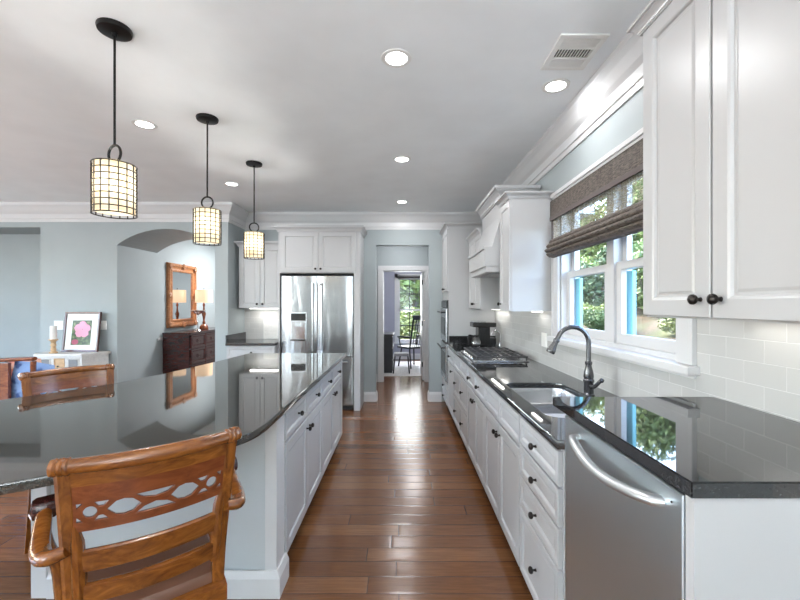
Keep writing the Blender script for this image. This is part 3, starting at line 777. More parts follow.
for i in range(4):
    a, c = us[i], us[i+1]
    door(Fi, a, c, .705, .868, t, ((a+c)/2, .787), 'drawer', fw=.034)
    kk = c-.035 if i % 2 == 0 else a+.035
    door(Fi, a, c, .108, .695, t, (kk, .635))
obj('end_stile', box(new_bm(), XI, XI+.014, 3.94, 4.03, TOE, ZT-.036), M['cab'], t)

# ================================================================ fridge wall
FX0, FX1, YF = -1.600, -.650, 5.235
t = thing('refrigerator', 'stainless french-door refrigerator with water dispenser', 'refrigerator', (-1.125, 5.5, 0))
obj('body', B(FX0+.008, FX1-.008, YF+.06, 5.74, .02, 1.775), M['gap'], t)
Ff = face_my(YF+.055)
xm = (FX0+FX1)/2-.005
def fdoor(x0, x1, z0, z1, hole=None):
    bm = new_bm(); nseg = 10; rg = []
    for i in range(nseg+1):
        u = i/nseg; x = x0+(x1-x0)*u; bulge = .055-.016*(2*u-1)**4 - .004
        rg.append((x, YF+.055-bulge))
    poly = [(x0, YF+.055)] + rg + [(x1, YF+.055)]
    prism(bm, poly, z0, z1); return bm
for (x0, x1, z0, z1, nm) in ((FX0, xm-.004, .725, 1.79, 'door'), (xm+.004, FX1, .725, 1.79, 'door')):
    d = obj(nm, fdoor(x0, x1, z0, z1), M['steel_fridge'], t, True)
    hx = xm-.045 if x1 < xm else xm+.045
    hb = tube(new_bm(), [(hx, YF-.045, .80), (hx, YF-.05, 1.0), (hx, YF-.05, 1.5), (hx, YF-.045, 1.70)], .012, 10)
    for z in (.82, 1.68): tube(hb, [(hx, YF-.045, z), (hx, YF+.01, z)], .009, 8)
    obj('handle', hb, M['steel'], d, True)
    if x1 < xm:
        dp = obj('dispenser', box(new_bm(), FX0+.12, FX0+.335, YF-.008, YF+.012, .93, 1.31, .003), M['steel'], d)
        obj('dispenser_recess', box(new_bm(), FX0+.14, FX0+.315, YF-.011, YF-.007, .95, 1.185), M['chrome'], dp)
        obj('dispenser_display', box(new_bm(), FX0+.13, FX0+.325, YF-.014, YF-.007, 1.20, 1.295, .002), M['black_gloss'], dp)
        obj('dispenser_tray', box(new_bm(), FX0+.13, FX0+.325, YF-.035, YF-.007, .935, .955, .003), M['black_gloss'], dp)
        obj('dispenser_nozzle', box(new_bm(), FX0+.19, FX0+.265, YF-.03, YF-.01, 1.12, 1.20, .003), M['steel'], dp)
d = obj('freezer_drawer', fdoor(FX0, FX1, .07, .715), M['steel_fridge'], t, True)
hb = tube(new_bm(), [(FX0+.06, YF-.045, .655), (FX1-.06, YF-.045, .655)], .012, 10)
for x in (FX0+.08, FX1-.08): tube(hb, [(x, YF-.045, .655), (x, YF+.01, .655)], .009, 8)
obj('handle', hb, M['steel'], d, True)
obj('kick_grille', B(FX0+.02, FX1-.02, YF+.04, YF+.05, .01, .065), M['gap'], t)

t = thing('fridge_cabinet', 'white two-door cabinet surrounding the top of the refrigerator', 'cabinet', (-1.08, 5.5, 0))
b = new_bm(); box(b, -1.625, -.555, YF+.02, 5.742, 1.83, 2.39); obj('carcass', b, M['cab'], t)
obj('side_panel', B(-.640, -.555, YF+.02, 5.742, 0, 1.83), M['cab'], t)
obj('side_panel', B(-1.645, -1.625, YF+.02, 5.742, 0, 2.39), M['cab'], t)
Ft = face_my(YF+.02)
door(Ft, -1.610, -1.11, 1.84, 2.38, t, (-1.145, 1.885), fw=.06); door(Ft, -1.11, -.61, 1.84, 2.38, t, (-1.075, 1.885), fw=.06)
b = sweep(new_bm(), [(-1.645, 5.74), (-1.645, YF), (-.555, YF), (-.555, 5.74)][::-1], [(o*.9, 2.38+h*1.1) for o, h in UCR]); obj('crown', b, M['cab'], t)

# cabinets left of the fridge
t = thing('wall_cabinet', 'white two-door wall cabinet left of the refrigerator', 'cabinet', (-1.95, 5.6, 1.36))
b = new_bm(); box(b, XK+.045, -1.646, 5.44, 5.741, 1.362, 2.22); obj('carcass', b, M['cab'], t)
Fk = face_my(5.44)
door(Fk, XK+.05, -1.948, 1.366, 2.215, t, (-1.985, 1.42)); door(Fk, -1.948, -1.648, 1.366, 2.215, t, (-1.91, 1.42))
b = sweep(new_bm(), [(-1.647, 5.42), (XK+.045, 5.42), (XK+.045, 5.741)][::-1], [(-o*.8, 2.21+h) for o, h in UCR]); obj('crown', b, M['cab'], t)
t = thing('base_cabinet', 'white cabinet with a drawer under the small counter left of the refrigerator', 'cabinet', (-1.95, 5.45, 0))
b = new_bm(); box(b, XK+.006, -1.648, 5.145, 5.741, TOE, .878); obj('carcass', b, M['cab'], t); obj('toe_kick', B(XK+.006, -1.648, 5.19, 5.20, 0, TOE), M['gap'], t)
Fk = face_my(5.145)
door(Fk, XK+.012, -1.652, .71, .868, t, (-1.95, .79), 'drawer', fw=.03); door(Fk, XK+.012, -1.965, .108, .70, t, (-2.0, .64)); door(Fk, -1.965, -1.652, .108, .70, t, (-1.93, .64))
b = new_bm(); box(b, XK+.004, -1.648, 5.11, 5.742, ZT-.034, ZT, .003)
t = obj('countertop', b, M['granite']); tag(t, 'small black granite countertop left of the refrigerator', 'countertop')
obj('side_splash', box(new_bm(), XK+.003, XK+.023, 5.12, 5.74, ZT+.0005, ZT+.10, .002), M['granite'], t)
t = obj('picture_ledge', box(new_bm(), -2.0, -1.76, 5.70, 5.735, ZT+.002, 1.20, .004), M['greywash']); tag(t, 'pale marbled board leaning behind the small counter', 'board')

# ================================================================ undercabinet strip lights
def strip(x0, x1, y0, y1, z, label, en):
    o = obj('cabinet_strip_light', B(x0, x1, y0, y1, z-.012, z-.001), M['strip']); tag(o, label, 'light')
    light('strip_glow', 'AREA', ((x0+x1)/2, (y0+y1)/2, z-.015), (0, 0, 0), en, (1, .96, .9), shape='RECTANGLE', size=abs(x1-x0), size_y=abs(y1-y0))
strip(1.12, 1.14, .85, 1.33, 1.376, 'slim light under the nearest large wall cabinet', .25)
strip(1.12, 1.14, 3.2, 3.42, ZU+.001, 'slim light under the wall cabinet beside the hood', .2)
strip(1.12, 1.14, 4.4, 4.95, ZU+.001, 'slim light under the wall cabinet beyond the hood', .8)
strip(-2.15, -1.75, 5.58, 5.61, 1.362, 'slim light under the wall cabinet left of the refrigerator', 1.2)

# ================================================================ pendants
def make_pendant():
    t = thing('pendant_light', 'nearest and largest-looking of three caged pendant lamps over the island', 'pendant lamp', (-1.375, 1.89, ZC), 0, 'caged pendants over the island')
    L = lambda n, b, m, s=True, par=t: obj(n, b, m, par, s, local=True)
    L('canopy', lathe(new_bm(), [(.072, 0), (.074, -.006), (.070, -.020), (.055, -.024), (.012, -.026), (.010, -.04), (0, -.041)], seg=28), M['black'])
    L('rod', tube(new_bm(), [(0, 0, -.03), (0, 0, -.56)], .0055, 10), M['black'])
    L('ring', torus(new_bm(), (0, 0, -.602), .041, .006, (.35, 1, 0), 28, 8), M['black'])
    c = new_bm(); r = .090; zt, zb = -.657, -.893
    for i in range(9): z = zt+(zb-zt)*i/8; torus(c, (0, 0, z), r, .003, (0, 0, 1), 28, 5)
    for i in range(16):
        a = 2*PI*i/16; tube(c, [(r*math.cos(a), r*math.sin(a), zt), (r*math.cos(a), r*math.sin(a), zb)], .003, 5)
    for a in (0, PI/2): tube(c, [(r*math.cos(a), r*math.sin(a), zt), (-r*math.cos(a), -r*math.sin(a), zt)], .003, 5)
    tube(c, [(0, 0, -.641), (0, 0, -.68)], .007, 8)
    L('wire_cage', c, M['bronze'])
    s = lathe(new_bm(), [(.083, zt+.006), (.083, zb+.012)], seg=28)
    for f in list(s.faces):
        if len(f.verts) > 4: s.faces.remove(f)
    sh = L('lamp_shade', s, M['shade'])
    d = new_bm(); d.faces.new([d.verts.new((.083*math.cos(2*PI*k/24), .083*math.sin(2*PI*k/24), zb+.012)) for k in range(24)])
    L('bottom_diffuser', d, M['shade'], True, sh)
    light('bulb_glow', 'POINT', (0, 0, -.76), (0, 0, 0), 6.5, (1, .96, .90), parent=t, shadow_soft_size=.03)
    return t
pend = make_pendant()
dup(pend, (-1.38, 2.80, ZC), .3, 'middle of three caged pendant lamps over the island')
dup(pend, (-1.385, 3.70, ZC), .7, 'farthest of three caged pendant lamps, nearest the refrigerator')

# ================================================================ recessed ceiling lights
def make_can():
    t = thing('recessed_light', 'round recessed ceiling light nearest the camera over the aisle', 'ceiling light', (-.03, 2.12, ZC), 0, 'recessed ceiling lights')
    obj('trim_ring', lathe(new_bm(), [(.058, -.0005), (.058, -.004), (.062, -.006), (.080, -.004), (.082, -.0005)], seg=28), M['white_plastic'], t, True, local=True)
    obj('lens', lathe(new_bm(), [(.058, -.0005), (.058, -.003), (0, -.0035)], seg=24), M['lens'], t, True, local=True)
    light('downlight', 'AREA', (0, 0, -.02), (0, 0, 0), 8.5, (.98, .985, 1), parent=t, shape='DISK', size=.12)
    return t
can = make_can()
for x, y, l in ((0, 3.60, 'middle of three recessed lights in line over the aisle'), (0, 5.10, 'farthest recessed light over the aisle, by the hall opening'),
                (.93, 2.39, 'recessed ceiling light over the sink beside the air vent'), (-1.89, 2.90, 'recessed ceiling light left of the middle pendant'), (-1.87, 4.34, 'recessed ceiling light left of the farthest pendant')):
    o = dup(can, (x, y, ZC), 0, l)
    if x == .93:
        for c in o.children:
            if c.type == 'LIGHT': c.data = c.data.copy(); c.data.energy = 4.5
for x, y in ((-.03, .3), (-2.9, .6), (-4.6, 2.9), (-4.6, .6), (-1.4, -1.6), (-4.2, -1.8)):  # extra cans out of view, added as fill light
    o = dup(can, (x, y, ZC), 0, 'unseen recessed ceiling light added outside the view as fill')
    for c in o.children:
        if c.type == 'LIGHT': c.data = c.data.copy(); c.data.energy = 1.5

# air vent
t = thing('ceiling_vent', 'white slotted air vent in the ceiling above the sink', 'air vent', (.895, 2.07, ZC))
vx0, vx1, vy0, vy1 = .775, 1.015, 1.925, 2.215
b = new_bm(); box(b, vx0, vx1, vy0, vy0+.03, ZC-.010, ZC-.0005, .003); box(b, vx0, vx1, vy1-.03, vy1, ZC-.010, ZC-.0005, .003); box(b, vx0, vx0+.03, vy0+.0301, vy1-.0301, ZC-.010, ZC-.0005, .003); box(b, vx1-.03, vx1, vy0+.0301, vy1-.0301, ZC-.010, ZC-.0005, .003); box(b, vx0+.029, vx1-.029, 2.105, 2.125, ZC-.0095, ZC-.003); box(b, vx0+.029, vx1-.029, 2.02, 2.035, ZC-.0095, ZC-.003)
obj('frame', b, M['white_plastic'], t)
obj('backing', B(vx0+.02, vx1-.02, vy0+.02, vy1-.02, ZC-.002, ZC-.0005), M['gap'], t)
b = new_bm()
for i in range(12): x = vx0+.04+i*.0148; box(b, x, x+.004, 2.035, 2.105, ZC-.009, ZC-.002)
for i in range(6): y = 1.96+i*.011; box(b, vx0+.03, vx1-.03, y, y+.006, ZC-.009, ZC-.002)
for i in range(6): y = 2.13+i*.010; box(b, vx0+.03, vx1-.03, y, y+.006, ZC-.009, ZC-.002)
obj('slats', b, M['white_plastic'], t)

# ================================================================ bar stools
def yb(z): return .095*(1.0-z)/.42 if z > .4 else .135
def bow(x): return -.042*(1-(x/.205)**2)
def SP(x, z, dy=0): return Vector((x, yb(z)+bow(x)+dy, z))
def slat(z0, z1, hw0, th=.022, crown=0, n=14):
    bm = new_bm(); rings = []
    for i in range(n+1):
        u = -1+2*i/n; x = hw0*u; cz = crown*(1-u*u)
        P = [SP(x, z0+cz, -th/2), SP(x, z0+cz, th/2), SP(x, z1+cz, th/2), SP(x, z1+cz+.003, 0), SP(x, z1+cz, -th/2)]
        rings.append([bm.verts.new(p) for p in P])
    for a, c in zip(rings, rings[1:]):
        for k in range(5): bm.faces.new((a[k], a[(k+1)%5], c[(k+1)%5], c[k]))
    bm.faces.new(rings[0]); bm.faces.new(rings[-1]); return bm
def splat():
    def circ(cx, cz, rx, rz, n=16): return [(cx+rx*math.cos(2*PI*k/n), cz+rz*math.sin(2*PI*k/n)) for k in range(n)]
    hw, z0, z1 = .198, .812, .948; zc = .866
    out = [[(-hw, z0), (hw, z0), (hw, z1), (-hw, z1)]]
    for s in (-1, 1):
        out.append(circ(s*.158, zc, .0165, .0175))
        # pointed oval openings either side of the centre
        def almond(cx, w_, h_): return [(cx-w_, zc), (cx-w_*.45, zc+h_*.85), (cx, zc+h_), (cx+w_*.5, zc+h_*.8), (cx+w_, zc), (cx+w_*.5, zc-h_*.8), (cx, zc-h_), (cx-w_*.45, zc-h_*.85)]
        out.append(almond(s*.079, .042, .025))
        out.append([(s*.150, zc+.028), (s*.112, zc+.028), (s*.128, zc+.012), (s*.138, zc+.012)])
        out.append([(s*.150, zc-.028), (s*.112, zc-.028), (s*.128, zc-.012), (s*.138, zc-.012)])
        out.append([(s*.190, zc+.028), (s*.172, zc+.028), (s*.188, zc+.012)]); out.append([(s*.190, zc-.028), (s*.172, zc-.028), (s*.188, zc-.012)])
    out.append([(-.055, zc+.030), (.055, zc+.030), (.030, zc+.014), (0, zc+.008), (-.030, zc+.014)])
    out.append([(-.055, zc-.030), (.055, zc-.030), (.030, zc-.012), (0, zc-.004), (-.030, zc-.012)])
    bm = fill2d(out, .014)
    for k in range(-9, 10):
        bmesh.ops.bisect_plane(bm, geom=bm.verts[:]+bm.edges[:]+bm.faces[:], plane_co=(k*.02, 0, 0), plane_no=(1, 0, 0))
    for v in bm.verts:
        x, z, y = v.co; v.co = SP(x*.94, z, y)
    return bm
def make_stool():
    t = thing('bar_stool', 'honey wood bar armchair with pierced back nearest the camera', 'bar stool', (0, 0, 0), 0, 'carved wooden bar stools at the island')
    L = lambda n, b, m, s=True, par=t: obj(n, b, m, par, s, local=True)
    # crest roll with ringed ends
    cr = [Vector((x, bow(x)*1.0+yb(1.0)-.004, 1.003)) for x in [-.214+.428*i/16 for i in range(17)]]
    L('crest_roll', tube(new_bm(), cr, [.0185+.004*math.cos(PI*(i-8)/16) for i in range(17)], 14), M['honey'])
    for s in (-1, 1):
        ax = (cr[-1]-cr[-2]).normalized() if s == 1 else (cr[0]-cr[1]).normalized(); e0 = cr[-1] if s == 1 else cr[0]
        L('crest_end', lathe(new_bm(), [(.019, -.03), (.0235, -.026), (.0235, -.020), (.020, -.017), (.0235, -.013), (.0235, -.007), (.020, -.003), (.0235, .002), (.022, .012), (.012, .018), (0, .019)], e0, ax, 16), M['honey'])
    L('crest_rail', slat(.945, .99, .188, .020), M['honey'])
    L('pierced_splat', splat(), M['redwood'], False)
    L('back_slat', slat(.690, .750, .184, .022, .0), M['honey']); L('back_slat', slat(.590, .645, .182, .022, .0), M['honey'])
    for s in (-1, 1):
        # rear leg and stile as one post
        path = [(s*.195, .03, 0), (s*.192, .08, .20), (s*.190, .12, .42), (s*.190, .095, .60), (s*.194, .056, .76), (s*.199, .022, .90), (s*.203, .002, .995)]
        pp = spline(path, 4); bm = new_bm(); rings = []
        for p in pp:
            w_, d_ = .019, .0165
            rings.append([bm.verts.new((p.x+a*w_, p.y+b_*d_, p.z)) for a, b_ in ((-1, -.6), (-.6, -1), (.6, -1), (1, -.6), (1, 1), (-1, 1))])
        for a, c in zip(rings, rings[1:]):
            for k in range(6): bm.faces.new((a[k], a[(k+1)%6], c[(k+1)%6], c[k]))
        bm.faces.new(rings[0]); bm.faces.new(rings[-1])
        L('rear_leg', bm, M['honey_v'])
        # inner upright flanking the slats
        L('back_upright', tube(new_bm(), [SP(s*.172, .58), SP(s*.173, .68), SP(s*.176, .78), SP(s*.181, .83)], [.016, .018, .016, .008], 8), M['honey_v'])
        # cabriole front leg
        L('front_leg', tube(new_bm(), spline([(s*.205, .44, .0), (s*.20, .425, .03), (s*.20, .42, .12), (s*.205, .425, .24), (s*.215, .44, .38), (s*.212, .435, .47)], 4), [.026, .028, .026, .022, .018, .016, .016, .016, .017, .018, .019, .021, .023, .025, .027, .029, .031, .032, .033, .034, .034], 10), M['redwood'])
        # arm: dips forward then rises to a scroll
        ap_ = spline([(s*.196, .04, .765), (s*.238, .06, .750), (s*.258, .12, .744), (s*.262, .20, .762), (s*.260, .265, .800)], 5)
        arm = L('arm', tube(new_bm(), ap_, [.019+.005*math.sin(PI*i/20) for i in range(21)], 12, flat=.85), M['honey'])
        L('arm_scroll', lathe(new_bm(), [(.0, -.036), (.012, -.034), (.028, -.030), (.034, -.02), (.034, .02), (.028, .030), (.012, .034), (0, .036)], (s*.260, .282, .800), (1, .1, 0), 18), M['mahogany'], True, arm)
        L('arm_support', tube(new_bm(), spline([(s*.262, .225, .765), (s*.252, .24, .70), (s*.232, .27, .62), (s*.222, .29, .48)], 4), .0175, 10), M['honey_v'])
        L('side_stretcher', tube(new_bm(), [(s*.198, .08, .24), (s*.20, .42, .22)], .012, 8), M['honey_v'])
    L('front_footrest', tube(new_bm(), spline([(-.20, .42, .20), (0, .455, .19), (.20, .42, .20)], 6), .015, 8), M['honey'])
    L('seat_frame', prism(new_bm(), [(-.21, .07), (.21, .07), (.238, .45), (.15, .475), (-.15, .475), (-.238, .45)], .435, .485), M['honey'])
    bm = new_bm(); rings = []
    base = [(-.19, .11), (-.07, .105), (.07, .105), (.19, .11), (.212, .27), (.215, .43), (.13, .455), (0, .46), (-.13, .455), (-.215, .43), (-.212, .27)]
    for k, z in ((1, .484), (1.0, .502), (.95, .516), (.75, .525), (.4, .53)):
        rings.append([bm.verts.new((x*k, .28+(y-.28)*k, z)) for x, y in base])
    for a, c in zip(rings, rings[1:]):
        for i in range(11): bm.faces.new((a[i], a[(i+1)%11], c[(i+1)%11], c[i]))
    bm.faces.new(rings[-1]); bm.faces.new(rings[0]); L('seat_cushion', bm, M['leather'])
    return t
st = make_stool(); st.location = (-.709, 1.137, 0); st.rotation_euler = (0, 0, math.atan2(.604, .796))
# far side of the bar: faces back towards the island
dup(st, (-2.05, 2.44, 0), math.atan2(.796, .604)+PI, 'honey wood bar armchair on the far side of the island, only its top rail showing')
dup(st, (-2.42, 1.40, 0), -PI/2, 'wooden bar stool tucked under the left end of the island, one curved leg showing')

# ================================================================ foyer: sideboard, mirror, lamp
t = thing('sideboard', 'dark mahogany sideboard in the foyer beyond the arch', 'sideboard', (-3.5, 6.75, 0))
sx0, sx1, sy0, sy1 = AX0+.02, -3.30, 6.16, 7.60
b = new_bm(); box(b, sx0, sx1-.02, sy0, sy1, .10, .945); obj('body', b, M['mahogany'], t)
obj('top', box(new_bm(), sx0, sx1+.01, sy0-.015, sy1+.015, .945, .975, .006), M['mahogany'], t)
obj('base', box(new_bm(), sx0, sx1, sy0-.01, sy1+.01, 0, .10, .006), M['mahogany'], t)
Fs = face_px(sx1-.02)
for k in range(3):
    for z0, z1 in ((.72, .93), (.47, .70), (.13, .45)):
        a = sy0+.03+k*.46; d = obj('drawer', panel(Fs, a, a+.44, z0, z1, .022, .03), M['mahogany'], t)
        obj('pull', torus(new_bm(), (sx1+.012, a+.22, (z0+z1)/2), .022, .004, (1, 0, 0), 14, 6), M['bronze'], d, True)
t = thing('wall_mirror', 'ornate gilt-framed mirror above the foyer sideboard', 'mirror', (AX0+.03, 6.93, 1.55))
Fg = face_px(AX0+.002)
my0, my1, mz0, mz1 = 6.28, 7.14, 1.035, 2.085
def ringframe(F, u0, u1, v0, v1, prof):
    bm = new_bm(); rings = []
    for ins, d in prof: rings.append([bm.verts.new(F(*p, d)) for p in ((u0+ins, v0+ins), (u1-ins, v0+ins), (u1-ins, v1-ins), (u0+ins, v1-ins))])
    for a, c in zip(rings, rings[1:]):
        for i in range(4): bm.faces.new((a[i], a[(i+1)%4], c[(i+1)%4], c[i]))
    return bm
fr = obj('frame', ringframe(Fg, my0, my1, mz0, mz1, [(0, 0), (0, .03), (.02, .045), (.045, .045), (.055, .03), (.09, .022), (.11, .03), (.125, .03), (.135, .012)]), M['gold'], t)
obj('mirror_glass', B(AX0+.010, AX0+.014, my0+.13, my1-.13, mz0+.13, mz1-.13), M['mirror'], t)
for cy_, cz_ in ((my0+.04, mz0+.05), (my0+.04, mz1-.05), (my1-.05, mz0+.05), (my1-.05, mz1-.05), (my0+.035, (mz0+mz1)/2), (my1-.045, (mz0+mz1)/2), ((my0+my1)/2, mz1-.035), ((my0+my1)/2, mz0+.035)):
    b = lathe(new_bm(), [(0, -.01), (.02, 0), (.024, .008), (.014, .018), (0, .02)], (AX0+.045, cy_, cz_), (1, 0, 0), 8)
    for k in range(7):
        a = 2*PI*k/7; lathe(b, [(0, -.01), (.016, 0), (.02, .01), (.01, .02), (0, .022)], (AX0+.043, cy_+.026*math.cos(a), cz_+.03*math.sin(a)), (1, 0, 0), 8)
    obj('carved_ornament', b, M['gold'], fr, True)
LY = 6.98
t = thing('table_lamp', 'table lamp with pleated cream shade on the foyer sideboard', 'lamp', (-3.50, LY, .976))
obj('base', lathe(new_bm(), [(.07, 0), (.075, .012), (.07, .045), (.045, .08), (.022, .10), (.028, .12), (.016, .15), (.022, .21), (.034, .27), (.018, .32), (.012, .39), (.022, .43), (.010, .46), (.006, .51)], (-3.50, LY, .976)), M['redwood'], t, True)
s = new_bm(); lathe(s, [(.142, .47), (.138, .69)], (-3.50, LY, .976), seg=32)
for f in list(s.faces):
    if len(f.verts) > 4: s.faces.remove(f)
obj('lamp_shade', s, M['linen_shade'], t)
obj('finial', lathe(new_bm(), [(.003, .0), (.008, .012), (0, .03)], (-3.50, LY, .976+.70)), M['bronze'], t, True)
light('lamp_glow', 'POINT', (-3.50, LY, 1.56), (0, 0, 0), 1.5, (1, .8, .6), shadow_soft_size=.05)
t = thing('candle_compote', 'slender metal stand holding a shallow cone bowl before the mirror', 'bowl stand', (-3.46, 6.62, .976))
obj('stem', lathe(new_bm(), [(.05, 0), (.045, .01), (.008, .03), (.006, .12), (.014, .15), (.006, .18), (.006, .27)], (-3.42, 6.62, .976)), M['chrome'], t, True)
obj('bowl', lathe(new_bm(), [(.01, .26), (.06, .29), (.125, .335), (.122, .34), (.055, .30), (0, .275)], (-3.42, 6.62, .976), seg=24), M['chrome'], t, True)
# chair rail in the foyer
b = box(new_bm(), AX0, AX0+.02, YA2+.0, 9.4, .86, .90, .004); struct('trim_3', b, M['trim'])

# ================================================================ white console with framed print
t = thing('console_table', 'small whitewashed console cabinet against the arch wall', 'console', (-4.35, 5.0, 0))
c0, c1 = -4.50, -3.93
yy0, yy1 = 4.86, 5.17
topl = [(c0-.10, yy1), (c0-.08, 4.93), (c0-.01, yy0-.03), (-3.92, yy0-.03), (c1+.07, 4.98), (c1+.12, yy1)]
obj('top', prism(new_bm(), topl, .775, .805), M['greywash'], t)
bodyl = [(c0-.04, yy1), (c0-.04, 4.94), (c0+.01, yy0), (-3.94, yy0), (c1+.05, 5.0), (c1+.09, yy1)]
obj('body', prism(new_bm(), bodyl, .45, .775), M['greywash'], t)
for u0, u1, mm, nm in ((-4.47, -4.32, 'gap', 'cubby'), (-4.28, -4.15, 'pine', 'drawer'), (-4.11, -3.97, 'gap', 'cubby')):
    bb = panel(face_my(yy0-.001), u0, u1, .56, .75, .008, .012); ob = obj(nm, bb, M['greywash'] if nm == 'cubby' else M['pine'], t)
    if nm == 'cubby': obj('opening', box(new_bm(), u0+.016, u1-.016, yy0-.011, yy0-.009, .59, .735), mat('cubby_shade_paint', (.25, .26, .27), .8) if 'cub' not in M else M['cub'], ob)  # flat grey sheet, shade of the cubby hollow painted on
    else: knob(face_my(yy0-.001), (u0+u1)/2, .655, ob, .008, .7)
for x in (c0+.04, -3.98):
    for y in (4.93, 5.13): obj('leg', tube(new_bm(), [(x, y, 0), (x, y, .45)], [.014, .022], 8), M['greywash'], t, True)
# framed flower print leaning on the wall
t = thing('framed_print', 'dark framed pink flower print leaning on the white console', 'picture', (-4.06, 5.08, .806))
PB = Matrix.Translation((-4.14, 5.075, .8065)) @ Matrix.Rotation(R(-7), 4, 'X')
def leaned(bm): bm.transform(PB); return bm
pw, ph = .46, .515
obj('frame', leaned(ringframe(face_my(0), -pw/2, pw/2, 0, ph, [(0, -.012), (0, .012), (.004, .016), (.024, .014), (.028, .004)])), M['cherry'], t)
obj('mat_board', leaned(B(-pw/2+.02, pw/2-.02, -.003, .008, .02, ph-.02)), M['porcelain'], t)
def print_mat():
    m = mat('flower_print_background', (.05, .08, .03), .4); n = N(m); v = n.coord()
    n.col(n.ramp(n.noise(v, 25, 3), [(.35, (.02, .04, .02)), (.55, (.10, .15, .05)), (.7, (.25, .28, .12))])); return m
pr = obj('print', leaned(B(-.125, .125, -.006, -.003, .085, .405)), print_mat(), t)
b = new_bm()
for k in range(5):
    a = 2*PI*k/5+.3; cx_, cz_ = .01+.055*math.cos(a), .285+.058*math.sin(a)
    b.faces.new([b.verts.new((cx_+.052*math.cos(q*PI/7)*(1+.12*math.sin(3*q)), -.007-.0002*k, cz_+.052*math.sin(q*PI/7))) for q in range(14)])
obj('flower', leaned(b), mat('pink_petals', (.80, .36, .50), .5), pr)
b = new_bm(); b.faces.new([b.verts.new((-.07+.045*math.cos(q*PI/6), -.0075, .125+.035*math.sin(q*PI/6))) for q in range(12)]); obj('bud', leaned(b), mat('deep_pink_petals', (.45, .10, .16), .5), pr)
# candle
t = thing('candlestick', 'carved candlestick with a white pillar candle on the console', 'candlestick', (-4.36, 4.94, .806))
obj('holder', lathe(new_bm(), [(.045, 0), (.045, .012), (.025, .025), (.032, .05), (.022, .075), (.032, .10), (.022, .125), (.03, .15), (.05, .165), (.05, .175)], (-4.36, 4.94, .806)), M['pine'], t, True)
obj('candle', lathe(new_bm(), [(.036, .175), (.036, .335), (.03, .34), (0, .338)], (-4.36, 4.94, .806)), M['porcelain'], t, True)
# light switches on the arch wall
for x, l in ((-4.50, 'white wall switch left of the framed print'), (-3.93, 'white wall switch right of the framed print')):
    o = obj('wall_switch', box(new_bm(), x-.075, x+.045, YA-.008, YA-.0005, 1.08, 1.20, .003), M['white_plastic']); tag(o, l, 'switch')
    b = new_bm(); box(b, x-.055, x-.025, YA-.011, YA-.008, 1.11, 1.17, .001); box(b, x-.005, x+.025, YA-.011, YA-.008, 1.11, 1.17, .001); obj('rocker', b, M['white_plastic'], o)
# outlets on the tile
for y, z, l in ((3.30, 1.12, 'white outlet on the tile left of the window'), (1.3, 1.2, None)):
    if not l: continue
    o = obj('wall_outlet', box(new_bm(), XR-TX-.007, XR-TX-.0005, y-.06, y+.06, z-.058, z+.058, .003), M['white_plastic']); tag(o, l, 'outlet')
    b = new_bm(); box(b, XR-TX-.010, XR-TX-.007, y-.04, y-.012, z-.035, z+.035, .002); box(b, XR-TX-.010, XR-TX-.007, y+.012, y+.04, z-.035, z+.035, .002); obj('socket', b, M['white_plastic'], o)

# wooden settee with cushions at the far left
t = thing('wooden_settee', 'reddish wooden settee at the left edge behind the island', 'settee', (-3.7, 3.6, 0))
b = new_bm()
pts = [(-4.7, 3.62, .87), (-4.0, 3.60, .895), (-3.33, 3.58, .925)]
tube(b, pts, .028, 8, flat=.7); obj('top_rail', b, M['redwood'], t, True)
obj('back_panel', box(new_bm(), -4.7, -3.575, 3.585, 3.615, .42, .885, .004), M['redwood'], t)
obj('seat', box(new_bm(), -4.7, -3.34, 3.62, 4.2, .36, .42, .01), M['redwood'], t)
for x, y in ((-4.66, 3.60), (-3.36, 3.60), (-4.66, 4.16), (-3.40, 4.16)): obj('leg', tube(new_bm(), [(x, y, 0), (x, y, .9 if y < 4 else .37)], .022, 8), M['redwood'], t, True)
def cushion(cx, cy, cz, w_, h_, th, rot, m, label):
    bm = new_bm(); bmesh.ops.create_grid(bm, x_segments=10, y_segments=10, size=.5)
    top = bm.verts[:]; bm2 = bm.copy()
    for bmx, s in ((bm, 1), (bm2, -1)):
        for v in bmx.verts:
            u, q = v.co.x*2, v.co.y*2; e_ = max(0, (1-u**4)*(1-q**4))**.5
            v.co = Vector((v.co.x*w_*(1-.06*abs(q)), s*th/2*e_, v.co.y*h_*(1-.06*abs(u))))
    merge(bm, bm2); bmesh.ops.remove_doubles(bm, verts=bm.verts, dist=1e-4)
    bm.transform(Matrix.Translation((cx, cy, cz)) @ Matrix.Rotation(rot, 4, 'Y'))
    o = obj('cushion', bm, m, None, True); tag(o, label, 'cushion', 'settee cushions'); return o
def fabric(name, a, b_, sc_):
    m = mat(name, a, .85); n = N(m); v = n.coord(); n.col(n.ramp(n.noise(v, sc_, 2), [(.42, a), (.5, b_)])); return m
cushion(-3.46, 3.70, .66, .40, .44, .13, .1, fabric('blue_patterned_fabric', (.05, .10, .28), (.22, .34, .60), 9), 'blue patterned cushion on the red wooden settee')
cushion(-3.66, 3.84, .66, .36, .46, .10, -.08, fabric('coral_patterned_fabric', (.62, .18, .12), (.75, .42, .30), 12), 'coral patterned cushion beside the blue one')

